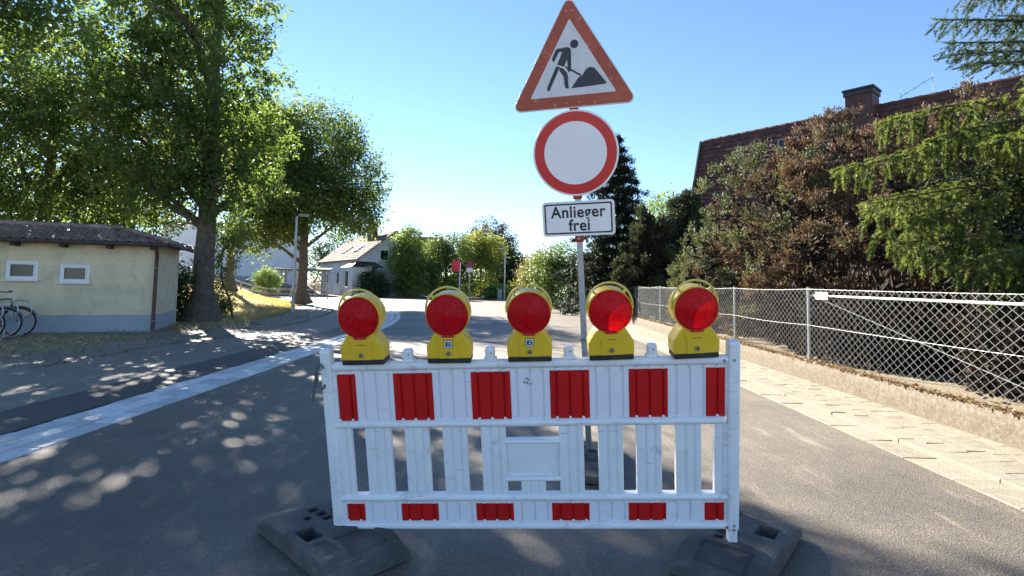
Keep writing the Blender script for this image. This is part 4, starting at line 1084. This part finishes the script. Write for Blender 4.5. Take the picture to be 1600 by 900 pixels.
def spruce():
    e = empty('spruce_tree', (9.2, 7.7, .15), label='large light green spruce hanging over the fence at right edge', cat='tree')
    org = Vector((9.2, 7.7, .15)); rng = random.Random(6); g = np.random.default_rng(6)
    MB().tube([(0, 0, -.3), (0, 0, 3), (.05, 0, 6), (.05, 0, 8.5)], [.22, .18, .11, .02], 12).build('trunk', MT['bark_red'], e, smooth=True)
    tips = [(4.50, 7.40, 3.0, 3.8, 0), (5.42, 7.8, 3.80, 4.1, 0), (4.62, 7.0, 2.45, 3.1, 0), (4.72, 6.9, 2.08, 2.8, 0), (5.45, 6.4, 1.72, 1.95, 0), (5.6, 6.3, 1.32, 1.55, 0),
            (5.35, 6.9, 1.85, 2.1, 0), (6.0, 6.6, 3.25, 3.7, 0), (5.55, 7.1, 3.35, 3.8, 0), (5.9, 6.2, 1.40, 1.6, 0), (6.3, 6.4, 3.6, 4.0, 0), (6.6, 6.7, 3.95, 4.2, 0), (5.1, 7.7, 2.6, 3.2, 0), (6.9, 6.6, 1.4, 1.5, 0), (5.0, 6.9, 1.95, 2.2, 0), (7.0, 6.6, 3.5, 3.8, 0),
            (5.55, 6.85, 4.86, 5.35, 1), (5.95, 7.2, 4.72, 5.1, 1), (6.2, 7.2, 4.42, 4.75, 2), (5.75, 6.7, 5.15, 5.7, 1), (6.4, 6.9, 4.95, 5.3, 1), (6.05, 7.3, 4.6, 4.9, 2)]
    mb = MB(); SO, SD, SLn, SB_ = [], [], [], []
    def sprig(p, d, L, b): SO.append(p); SD.append(d); SLn.append(L); SB_.append(b)
    for (tx, ty, tz, rz, kind) in tips:
        tip = Vector((tx, ty, tz))-org; root = Vector((0, 0, rz-.15)); L = (tip-root).length
        mid = root.lerp(tip, .55)+Vector((rng.uniform(-.15, .15), rng.uniform(-.15, .15), .16*L*rng.uniform(.2, .8) if kind == 0 else .02)); q1 = root.lerp(mid, .5)+Vector((0, 0, .05))
        def pt(t): return root*(1-t)**2+mid*2*t*(1-t)+tip*t*t
        pl = [pt(i/8) for i in range(9)]
        mb.tube(pl, [.035*(1-i/8.6)+.004 for i in range(9)], 6)
        t = .18
        while t < 1:
            p = pt(t); ax = (pt(min(1, t+.02))-pt(t-.02)).normalized(); sd_ = ax.cross(Vector((0, 0, 1))).normalized()
            for s in (-1, 1):
                tl = (.20+.62*(1-t)**.5)*rng.uniform(.45, 1.25)*(1 if kind == 0 else .6)
                dr = rng.uniform(.9, 2.2) if kind == 0 else (rng.uniform(0, .5) if kind == 2 else rng.uniform(.4, 1.2))
                d0 = (ax*rng.uniform(.5, .95)+sd_*s*rng.uniform(.35, .95)+Vector((0, 0, -.22*dr+rng.uniform(-.12, .12)))).normalized()
                d1 = (d0*.6+Vector((rng.uniform(-.2, .2), rng.uniform(-.2, .2), -dr))).normalized()
                tw = [p, p+d0*tl*.4, p+d0*tl*.4+d1*tl*.6]
                mb.tube(tw, [.008, .006, .003], 4)
                k = max(2, int(tl/.15))
                for i in range(k+1):
                    u_ = (i+.4)/(k+1)
                    if u_ < .4: pp = tw[0].lerp(tw[1], u_/.4); dd = d0
                    else: pp = tw[1].lerp(tw[2], (u_-.4)/.6); dd = d1
                    sprig(pp, dd, rng.uniform(.19, .27) if kind == 0 else .15, kind)
                    if rng.random() < .8:
                        s2 = dd.cross(ax).normalized() if rng.random() < .5 else ax
                        sprig(pp, (dd*.7+s2*rng.choice((-1, 1))*.75+Vector((rng.uniform(-.2, .2),)*3)).normalized(), rng.uniform(.13, .20), kind)
                sprig(tw[2], d1, rng.uniform(.10, .16), kind)
            sprig(p, ax, .16, kind)
            t += .30/L*(.80 if kind == 0 else .55)*rng.uniform(.7, 1.3)
        sprig(tip, (tip-pt(.95)).normalized(), .16, kind)
    mb.build('branches', MT['bark_red'], e)
    O = np.array([tuple(v) for v in SO]); D = nrm(np.array([tuple(v) for v in SD])); Ls = np.array(SLn); K = np.array(SB_)
    def needles(O, D, Ls, per, nl, nw, name, mat):
        n = len(O); O = np.repeat(O, per, 0); D = np.repeat(D, per, 0); Ls = np.repeat(Ls, per); m = len(O)
        t = g.random(m); r_ = rand_dirs(g, m); rad = nrm(r_-D*np.sum(r_*D, 1, keepdims=True))
        base = O+D*(Ls*t)[:, None]; dirn = nrm(D*.75+rad*.9); sd_ = nrm(np.cross(dirn, rand_dirs(g, m)))
        nl_ = (nl*(1-.35*t**3)*g.uniform(.8, 1.15, m))[:, None]; w = nw*g.uniform(.8, 1.2, (m, 1))
        V = np.stack([base-sd_*w*.5, base+sd_*w*.5, base+dirn*nl_], 1).reshape(-1, 3)
        np_mesh(name, V, np.arange(m*3).reshape(-1, 3), mat, e)
    a = K == 0
    needles(O[a], D[a], Ls[a], 84, .058, .0100, 'needles', MT['spruce'])
    needles(O[~a], D[~a], Ls[~a], 50, .038, .0070, 'upper_needles', MT['spruceblue'])
    # near-black needles standing in for the deep shade inside the tree
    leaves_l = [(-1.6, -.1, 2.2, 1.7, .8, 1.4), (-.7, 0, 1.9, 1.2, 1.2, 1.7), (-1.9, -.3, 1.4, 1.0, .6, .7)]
    tuft_cloud('shade_needles', leaves_l, 2600, 14, .13, .03, MT['firdark'], e, 8, lo=.2, hi=1.0, upb=-.3, spread=.15)
    print('sprigs', len(SO))
spruce()

# shrubs and trees at the bend and beyond
shrub('shrub', (2.9, 34.0, 0), [(0, 0, 1.5, 1.5, 1.4, 1.6), (.9, -.6, 1.1, 1.2, 1.2, 1.3), (-.7, .6, 2.3, 1.2, 1.2, 1.3), (.5, .6, 2.8, 1.1, 1.1, 1.2)], 900, 22, .14, .22, MT['leafmix'], 'leafy green shrub at the right bend of the road left of the pole', 61)
shrub('shrub', (1.55, 40.0, 0), [(0, 0, 1.6, 1.0, 1.1, 1.7), (.5, .3, 2.3, .9, .9, 1.3)], 520, 20, .15, .22, MT['leafautumn'], 'rusty brown tinged shrub left of the green shrub at the bend', 62)
shrub('shrub', (3.9, 30.5, 0), [(0, 0, .7, .9, .9, .8), (-.5, .5, .9, .7, .7, .8)], 360, 20, .11, .18, MT['leafdark'], 'low dark shrub at the kerb below the sign plate', 63)
shrub('shrub', (5.9, 31.0, .1), [(0, 0, 2.0, 1.6, 1.5, 2.2), (1.2, -.6, 1.5, 1.4, 1.3, 1.7)], 800, 20, .15, .24, MT['leafdark'], 'dark leafy bush under the tall fir', 64)
deciduous('small_tree', (9.6, 34.5, 0), 6.0, .14, [(0, 0, 5.6, 1.5, 1.5, 1.7), (-.8, 0, 4.2, 1.5, 1.4, 1.5), (1.0, 0, 4.2, 1.5, 1.4, 1.6)], 800, 18, .17, .26, MT['leafpale'], 'light green tree showing between the fir and the brown house', 65, group='background trees')
deciduous('small_tree', (-9.9, 51.9, 0), 5.8, .12, [(0, 0, 5.2, 1.2, 1.1, 1.6), (-.5, 0, 3.6, 1.2, 1.1, 1.4), (.7, 0, 3.4, 1.3, 1.1, 1.5), (0, -.2, 1.6, 1.3, 1.0, 1.4), (.9, -.2, 1.2, 1.1, .9, 1.1)], 1150, 16, .2, .26, MT['leafpale'], 'pale green tree hiding the gable of the grey house', 66, group='background trees')
deciduous('small_tree', (-6.5, 54.0, 0), 5.6, .12, [(-1.0, 0, 4.2, 1.5, 1.3, 1.9), (1.0, 0, 4.6, 1.5, 1.3, 1.7), (0, -.3, 2.4, 2.4, 1.3, 2.1), (1.6, -.2, 1.6, 1.3, 1.1, 1.6)], 1250, 16, .2, .28, MT['leafmix'], 'broad green tree behind the red bus stop sign', 67, group='background trees')
deciduous('small_tree', (-3.2, 56.5, 0), 6.0, .12, [(-.6, 0, 4.9, 1.4, 1.2, 1.8), (.9, 0, 4.7, 1.4, 1.2, 1.7), (0, -.3, 2.6, 2.0, 1.2, 2.1)], 1100, 16, .2, .28, MT['leafyellow'], 'yellowish tree behind the no stopping sign', 68, group='background trees')
deciduous('copper_beech', (-2.7, 65.0, 0), 8, .22, [(0, 0, 6.5, 2.8, 2.4, 2.5), (1.4, 0, 5.2, 1.9, 1.8, 2.2), (-1.4, 0, 5.4, 1.9, 1.8, 2.2)], 1000, 16, .22, .32, MT['leafcopper'], 'dark purple brown tree above the yellowish tree', 69, cat='tree')
deciduous('small_tree', (-.5, 59.0, 0), 4.4, .12, [(0, 0, 3.5, 1.9, 1.6, 1.9), (1.3, -.2, 2.4, 1.5, 1.3, 1.9), (-1.0, -.4, 1.8, 1.6, 1.2, 1.7)], 1000, 16, .2, .28, MT['leafdark'], 'dark green tree behind the far street lamp', 70, group='background trees')
shrub('shrub', (-12.8, 49.9, 0), [(0, 0, 1.2, 1.15, 1.0, 1.35), (.7, 0, .9, .9, .8, 1.0)], 520, 18, .15, .2, MT['leafdark'], 'round dark bush in front of the bay window', 71)
shrub('shrub', (-1.6, 49.6, 0), [(0, 0, .5, .9, .6, .6), (.8, .3, .45, .7, .6, .55)], 300, 14, .2, .2, MT['leafpale'], 'low pale bush between the no stopping sign and the far lamp', 72)
shrub('shrub', (.6, 47.0, 0), [(0, 0, .75, .8, .7, .8), (.6, 0, .6, .6, .6, .7)], 300, 16, .16, .2, MT['leafyellow'], 'low yellowish bush right of the far street lamp', 73)
shrub('ornamental_grass', (-20.6, 46.0, .95), [(0, 0, .35, .9, .6, .75)], 240, 16, .35, .2, MT['leafpale'], 'pale tuft of tall garden grass by the white building', 74, cat='plant', aspect=.12, droop=-.5)
deciduous('small_tree', (-21.8, 68.0, .2), 6.0, .2, [(0, 0, 5.0, 2.6, 2.4, 2.4), (2.0, 0, 3.4, 2.0, 2.0, 2.4), (-2.2, 0, 3.4, 2.0, 2.0, 2.4)], 800, 16, .24, .34, MT['leafdark'], 'dark tree behind the carport left of the grey house', 75, group='background trees')
deciduous('small_tree', (-23.0, 30.0, .8), 6.5, .18, [(0, 0, 5.2, 2.4, 2.4, 2.6), (1.8, 0, 3.6, 1.9, 1.9, 2.0), (-2.2, 0, 3.4, 2.2, 2.0, 2.2), (0, -.5, 2.0, 2.4, 1.8, 1.7)], 1300, 18, .18, .3, MT['leafdark'], 'dense dark tree filling the gap behind the cream building', 76, group='background trees')

shrub('garden_hedge', (-3.0, 60.5, 0), [(-7+i*1.9, .3*math.sin(i*2.1), .9, 1.5, .7, 1.3+.2*math.sin(i*1.7)) for i in range(9)], 1500, 14, .24, .26, MT['leafdark'], 'dark hedge closing the view behind the far junction trees', 78, cat='hedge')

# dry grass on the bank and along the verge
def grass():
    g = np.random.default_rng(77); N = 52000
    Y = g.uniform(18.8, 42, N); e_ = np.array([side_edge(y) for y in Y]); X = e_-.35-g.random(N)**1.5*17
    Z = np.array([gz(x, y) for x, y in zip(X, Y)])
    P = np.stack([X, Y, Z], 1); D = nrm(np.stack([g.normal(0, .45, N), g.normal(0, .45, N), np.ones(N)], 1)); U = rand_dirs(g, N)
    tag(leaves('dry_grass', P, D, U, g.uniform(.05, .15, N), g.uniform(.012, .03, N), MT['drygrass']), 'short dry golden grass covering the bank on the left', 'grass', kind='stuff')
    N = 2600
    Y = np.concatenate([g.uniform(15, 19.5, N//2), g.uniform(8.6, 12.6, N-N//2)]); X = np.concatenate([g.normal(-9.1, .7, N//2), g.normal(-9.4, 1.1, N-N//2)])
    P = np.stack([X, Y, np.full(N, -.02)], 1); D = nrm(np.stack([g.normal(0, .8, N), g.normal(0, .8, N), np.ones(N)*.7], 1)); U = rand_dirs(g, N)
    k = np.array([gz(x, y) < .1 for x, y in zip(X, Y)])
    tag(leaves('verge_grass', P[k], D[k], U[k], g.uniform(.04, .11, N)[k], g.uniform(.01, .025, N)[k], MT['drygrass']), 'sparse dry grass at the verge before the cream building', 'grass', kind='stuff')
    N = 5000
    X = g.normal(-8.3, 1.6, N); Y = g.uniform(8, 30, N); X = np.minimum(X, np.array([side_edge(y)+1.6 for y in Y])); P = np.stack([X, Y, np.array([max(0, gz(x, y))+.012 for x, y in zip(X, Y)])], 1)
    D = nrm(np.stack([g.normal(0, 1, N), g.normal(0, 1, N), g.normal(0, .15, N)], 1)); U = nrm(np.stack([g.normal(0, .3, N), g.normal(0, .3, N), np.ones(N)], 1))
    tag(leaves('fallen_leaves', P, D, U, g.uniform(.03, .08, N), g.uniform(.02, .05, N), MT['litter']), 'fallen brown leaves scattered below the broadleaf trees', 'leaves', kind='stuff')
grass()

# ================================================================== FAR BUILDINGS AND STREET FURNITURE
def house_right():
    A = Vector((8.5, 24.0, 0)); rid = Vector((.655, -.755, 0)).normalized()
    ang = math.atan2(rid.y, rid.x)
    e = empty('tiled_house', A, (0, 0, ang), label='large house with steep brown tiled roof behind the conifers', cat='house')
    # local: x along the ridge, +y points away from the street, front slope falls to -y
    L, zt, zb, k = 24., 7.85, 3.0, .29
    mb = MB(); D = 9.
    mb.add([(0, 0, zt-.02), (L, 0, zt-.02), (L, -(zt-zb)*k, zb), (0, -(zt-zb)*k, zb), (0, D, zt-.02), (L, D, zt-.02), (0, D+(zt-zb)*k, zb), (L, D+(zt-zb)*k, zb)], [(0, 1, 2, 3), (0, 4, 5, 1), (4, 6, 7, 5), (0, 3, 6, 4), (1, 5, 7, 2)])
    rf = mb.build('roof', MT['dark_fascia'], e)
    MB().box((L/2, D/2, zb/2), (L-.6, D+1.6, zb)).build('wall', MT['plaster'], e)
    rng = random.Random(8); mb = MB(); ch, tw = .20, .215; sl = Vector((0, -k, -1)).normalized(); nv = Vector((0, -1, k)).normalized()
    H_ = (zt-zb)*math.sqrt(1+k*k); rows = int(H_/ch)
    for r_ in range(rows):
        x = -.06-(r_ % 2)*tw/2
        while x < 19.5:
            s = r_*ch; p = Vector((0, 0, zt))+sl*s; w = tw-.012; lift = rng.uniform(.012, .035); d = rng.uniform(-.008, .008)
            a0 = p+nv*.006; a1 = p+sl*(ch+.05+d)+nv*(.030+lift*.5)
            b1 = p+sl*(ch+.05+d)+nv*.0
            vx = Vector((1, 0, 0))
            q = [a0+vx*x, a0+vx*(x+w), a1+vx*(x+w), a1+vx*x, b1+vx*x, b1+vx*(x+w)]
            mb.add(q, [(0, 1, 2, 3), (3, 2, 5, 4)]); x += tw
    tag(mb.build('roof_tiles', MT['brick_tile'], rf, fix=False), kind='stuff')
    mb = MB(); n = int(20/.4)
    for i in range(n): mb.tube([(i*.4, .02, zt+.01), (i*.4+.42, .02, zt+.025)], [.075, .085], 8)
    mb.build('ridge_cap', MT['brick_tile'], rf, smooth=True)
    MB().bar((-.10, 0.02, zt+.02), (-.10, -(zt-zb)*k-.02, zb), .08, .22, (0, -1, 0)).build('verge_board', MT['dark_fascia'], rf)
    # chimney
    c = empty('chimney', (6.25, -.06, zt-1.05)); c.parent = e
    MB().box((0, 0, .80), (.86, .8, 1.75)).build('stack', MT['chimney'], c, bevel=.01)
    mb = MB(); mb.box((0, 0, 1.71), (1.0, .94, .07)); mb.box((0, 0, 1.58), (.94, .88, .14)); mb.build('cap', MT['dark_fascia'], c)
    # roof window
    w_ = empty('roof_window', (3.75, -.30, zt-.98), (math.atan(k)*-1, 0, 0)); w_.parent = e
    mb = MB()
    for s in (-1, 1): mb.box((s*.36, 0, 0), (.07, .14, .80)); mb.box((0, 0, s*.37), (.65, .14, .07))
    mb.build('frame', MT['steelgrey'], w_); MB().box((0, -.01, 0), (.66, .03, .68)).build('pane', MT['glass'], w_)
    # television aerial
    a = empty('aerial', (7.4, .05, zt)); a.parent = e
    mb = MB(); mb.tube([(0, 0, 0), (0, 0, .45)], .012, 5); mb.tube([(.9, 0, .1), (.9, 0, .80)], .012, 5); mb.tube([(-.05, 0, .18), (.92, 0, .66)], .012, 5)
    for t in (.15, .4, .65): mb.tube([(t, -.18, .21+t*.48), (t, .18, .21+t*.48)], .007, 4)
    mb.build('aerial_rods', MT['galv'], a)
house_right()

def win(parent, c, w, h, axis, fr='pvc', t=.09, sill=True):
    # axis 'x': the wall faces -x, axis 'y': it faces -y
    e = empty('window', c); e.parent = parent
    if axis == 'x': e.rotation_euler = (0, 0, R(-90))
    mb = MB()
    for s in (-1, 1): mb.box((s*(w/2-t/2), -.02, 0), (t, .10, h)); mb.box((0, -.02, s*(h/2-t/2)), (w-2*t, .10, t))
    mb.build('frame', MT[fr], e); MB().box((0, -.01, 0), (w-2*t, .04, h-2*t)).build('pane', MT['glass'], e)
    if sill: MB().box((0, -.08, -h/2-.03), (w+.12, .16, .05)).build('sill', MT[fr], e)
    return e
def house_left():
    e = empty('gable_house', (-14.5, 51.7, 0), (0, 0, R(35.2)), label='pale grey gabled house with brown roof and chimney at the junction', cat='house')
    W, L, ze, zr = 7.0, 12.0, 3.75, 6.45
    mb = MB(); mb.prism([(0, -.2), (W, -.2), (W, ze), (W/2, zr-.02), (0, ze)], 0, L, 'y'); mb.build('wall', MT['greyplaster'], e)
    rf = empty('roof', (0, 0, 0)); rf.parent = e
    sl = (zr-ze)/(W/2)
    for s in (-1, 1):
        mb = MB(); ov = .45
        x0 = W/2; x1 = W/2+s*(W/2+ov); za = zr+.06; zb = ze-ov*sl+.06
        for i in range(14):
            t0, t1 = i/14, (i+1)/14
            mb.add([(x0+(x1-x0)*t0, -.4, za+(zb-za)*t0), (x0+(x1-x0)*t0, L+.4, za+(zb-za)*t0), (x0+(x1-x0)*t1, L+.4, za+(zb-za)*t1+.045), (x0+(x1-x0)*t1, -.4, za+(zb-za)*t1+.045),
                    (x0+(x1-x0)*t1, L+.4, za+(zb-za)*t1-.05), (x0+(x1-x0)*t1, -.4, za+(zb-za)*t1-.05), (x0+(x1-x0)*t0, -.4, za+(zb-za)*t0-.1), (x0+(x1-x0)*t0, L+.4, za+(zb-za)*t0-.1)], [(0, 1, 2, 3), (3, 2, 4, 5), (0, 3, 5, 6), (6, 5, 4, 7)])
        mb.build('roof_slope', MT['oldroof'], rf, fix=False)
        MB().bar((x0, -.43, za-.06), (x1, -.43, zb-.06), .06, .2, (0, -1, 0)).build('verge_board', MT['oldroof'], rf)
    ch = empty('chimney', (W/2-.9, 3.6, zr-.9)); ch.parent = e
    MB().box((0, 0, .75), (.8, .8, 2.5)).build('stack', MT['chimney'], ch); MB().box((0, 0, 2.02), (.95, .95, .1)).build('cap', MT['dark_fascia'], ch)
    for y in (3.6, 7.2):
        w_ = empty('roof_window', (1.15, y, ze+1.15*sl+.16), (0, -math.atan(sl), 0)); w_.parent = e
        MB().box((0, 0, 0), (1.15, .95, .16)).build('frame', MT['pvc'], w_); MB().box((0, 0, .085), (.9, .7, .03)).build('pane', MT['glass'], w_)
    win(e, (-.02, 6.0, 1.75), 1.0, 1.3, 'x'); win(e, (-.02, 9.6, 1.75), .9, 1.1, 'x'); win(e, (-.02, 4.6, .35), .5, .4, 'x', sill=False)
    win(e, (2.45, -.02, 4.0), .95, 1.1, 'y'); win(e, (3.5, -.02, 5.25), .6, .6, 'y'); win(e, (4.4, -.02, 1.6), 1.0, 1.2, 'y'); win(e, (5.2, -.02, 4.0), .95, 1.1, 'y')
    b = empty('bay', (0, 0, 0)); b.parent = e
    mb = MB(); mb.prism([(-.9, -.8), (1.9, -.8), (1.9, .05), (.05, .05), (.05, 1.9), (-.9, 1.9)], -.2, 2.75, 'z'); mb.build('bay_wall', MT['greyplaster'], b)
    mb = MB(); mb.add([(-1.1, -1.0, 2.75), (2.1, -1.0, 2.75), (2.1, .1, 2.75), (-1.1, 2.1, 2.75), (.1, 2.1, 2.75), (-.25, -.2, 3.3), (1.5, -.02, 3.3), (-.02, 1.5, 3.3), (.1, .1, 3.3)], [(0, 1, 6, 5), (0, 5, 7, 3), (1, 2, 6), (3, 7, 4), (5, 6, 8, 7), (0, 3, 4, 8, 2, 1)]); mb.build('bay_roof', MT['dark_fascia'], b)
    win(e, (-.92, .55, 1.65), 1.1, 1.6, 'x'); win(e, (.5, -.82, 1.65), 1.3, 1.5, 'y')
    MB().tube([(-.06, L-.15, ze-.2), (-.06, L-.15, 0)], .05, 6).build('downpipe', MT['galv'], e)
house_left()
def white_building():
    e = empty('white_building', (-23.4, 58.0, .9), (0, 0, R(8)), label='long white building half hidden by the trees on the bank', cat='building')
    MB().box((-6.5, 3, 3.0), (13, 6, 6.4)).build('wall', MT['whiteplaster'], e)
    MB().box((-8.6, -.08, .35), (8.8, .16, 1.1)).build('plinth', MT['plinth'], e)
    MB().box((-6.5, 3, 6.3), (13.5, 6.6, .25)).build('roof', MT['dark_fascia'], e)
    win(e, (-5.9, -.02, 2.0), 1.0, 1.2, 'y', 'whiteplaster'); win(e, (-9.5, -.02, 2.0), 1.0, 1.2, 'y', 'whiteplaster'); win(e, (-.8, -.02, .9), .5, .5, 'y')
    e2 = empty('round_sign', (-21.0, 47.0, 1.0), label='small round dark sign on a post before the white building', cat='sign')
    MB().tube([(0, 0, -.2), (0, 0, 1.1)], .03, 6).build('pole', MT['galv'], e2); MB().lathe([(.001, -.03), (.24, -.03), (.24, 0), (.001, 0)], (0, 0, 1.1), n=20).build('disc', MT['steelgrey'], e2)
white_building()
def background_house():
    e = empty('far_house', (-11.6, 74, 0), (0, 0, R(14)), label='dark roof of a far house peeking between the green trees', cat='house')
    MB().box((0, 3, 2), (4.4, 6, 4.4)).build('wall', MT['greyplaster'], e)
    mb = MB(); mb.prism([(-.6, 4.1), (6.6, 4.1), (3, 7.9)], -2.5, 2.5, 'x'); mb.build('roof', MT['dark_fascia'], e)
background_house()
def carport():
    e = empty('carport', (-18.6, 50.5, .05), (0, 0, R(14)), label='timber carport with diagonal braces left of the grey house', cat='carport')
    for x in (-2.6, -1.0, 1.0):
        MB().box((x, 0, 1.1), (.15, .15, 2.4)).build('post', MT['timber'], e)
        MB().bar((x, 0, 1.5), (x+.75, 0, 2.22), .10, .10).build('brace', MT['timber'], e)
    MB().box((-.7, 0, 2.32), (4.6, .16, .2)).build('beam', MT['timber'], e)
    MB().box((-.7, 1.4, 2.48), (4.8, 3.4, .1), (R(3), 0, 0)).build('roof', MT['steelgrey'], e)
    for x in (-2.6, 1.0): MB().box((x, 2.8, 1.1), (.15, .15, 2.4)).build('post', MT['timber'], e)
carport()
def rail_fence():
    e = empty('rail_fence', (-19.5, 42.5, 0), label='low wooden rail fence at the top of the dry bank', cat='fence')
    for i in range(11):
        x = -4.5+i*.95; z = gz(-19.5+x, 42.5)
        MB().box((x, .06*i, z+.35), (.09, .09, .95)).build('post', MT['timber'], e)
    for dz in (.35, .72):
        for i in range(10):
            x0 = -4.5+i*.95; z0 = gz(-19.5+x0, 42.5); z1 = gz(-19.5+x0+.95, 42.5)
            MB().bar((x0, .06*i-.06, z0+dz), (x0+.95, .06*i, z1+dz), .04, .10).build('rail', MT['timber'], e)
rail_fence()
def street_lamp(loc, h, r, label, arm):
    e = empty('street_lamp', loc, label=label, cat='street lamp', group='street lamps')
    MB().tube([(0, 0, -.1), (0, 0, 1.0), (0, 0, h)], [r, r*.96, r*.6], 12).build('pole', MT['galv'], e, smooth=True)
    MB().tube([(0, 0, .0), (0, 0, .32)], r*1.15, 12).build('pole_base', MT['galv'], e, smooth=True)
    MB().box((0, -r-.005, .75), (r*1.1, .02, .35)).build('hatch', MT['galv'], e, bevel=.004)
    MB().tube([(0, 0, h-.03), (arm*.5, 0, h+.05), (arm, 0, h+.05)], [r*.5, r*.45, r*.45], 8).build('arm', MT['galv'], e, smooth=True)
    mb = MB(); mb.box((arm*1.25, 0, h+.06), (abs(arm)*.9+.2, .2, .10)); mb.build('lamp_head', MT['plinth'], e, bevel=.03)
street_lamp((-9.53, 23.9, -.02), 4.2, .07, 'grey street lamp pole before the rounded tree on the bank', .25)
street_lamp((-.59, 47.0, 0), 4.35, .06, 'slim far street lamp beside the dark green tree', -.28)
def bus_stop():
    e = empty('bus_stop_sign', (-5.14, 50.3, 0), (0, R(1.5), R(20)), label='red bus stop flag sign on a white pole across the junction', cat='sign')
    MB().tube([(.32, 0, -.1), (.32, 0, 3.35)], .055, 8).build('pole', MT['pvc'], e, smooth=True)
    MB().box((-.10, 0, 2.98), (.74, .06, 1.02)).build('flag', MT['busred'], e, bevel=.015)
    MB().box((-.10, -.034, 2.72), (.66, .008, .05)).build('flag_line', MT['sign_red'], e)
bus_stop()
def no_stopping():
    e = empty('no_stopping_sign', (-3.78, 49.0, 0), (0, 0, R(-5)), label='round blue and red no stopping sign with white plate below', cat='sign')
    MB().tube([(0, 0, -.1), (0, 0, 3.4)], .04, 8).build('pole', MT['galv'], e, smooth=True)
    d = empty('disc', (0, -.05, 3.1)); d.parent = e
    MB().lathe([(.001, .012), (.30, .012), (.30, 0), (.001, 0)], n=32).build('red_ring', MT['sign_red'], d)
    MB().lathe([(.001, -.006), (.235, -.006), (.235, .001)], n=32).build('blue_field', MT['blue'], d)
    for a in (45, -45): MB().box((0, -.011-.0015*(a > 0), 0), (.47, .006, .06), (0, R(a), 0)).build('cross_bar', MT['sign_red'], d)
    MB().box((0, -.05, 2.60), (.56, .02, .36)).build('plate', MT['sign_white'], e, bevel=.004)
    MB().lathe([(.001, -.01), (.11, -.01), (.11, .01), (.001, .01)], (0, -.055, 2.10), n=20).build('small_disc', MT['pvc'], e)
no_stopping()
def cabinet():
    e = empty('utility_cabinet', (-.98, 47.2, 0), label='small grey cabinet at the foot of the far street lamp', cat='cabinet')
    MB().box((0, 0, .45), (.38, .3, .9)).build('body', MT['plinth'], e, bevel=.02); MB().box((0, -.155, .45), (.32, .012, .78)).build('door', MT['plinth'], e, bevel=.004); MB().box((0, 0, .93), (.44, .36, .06)).build('lid', MT['steelgrey'], e)
cabinet()
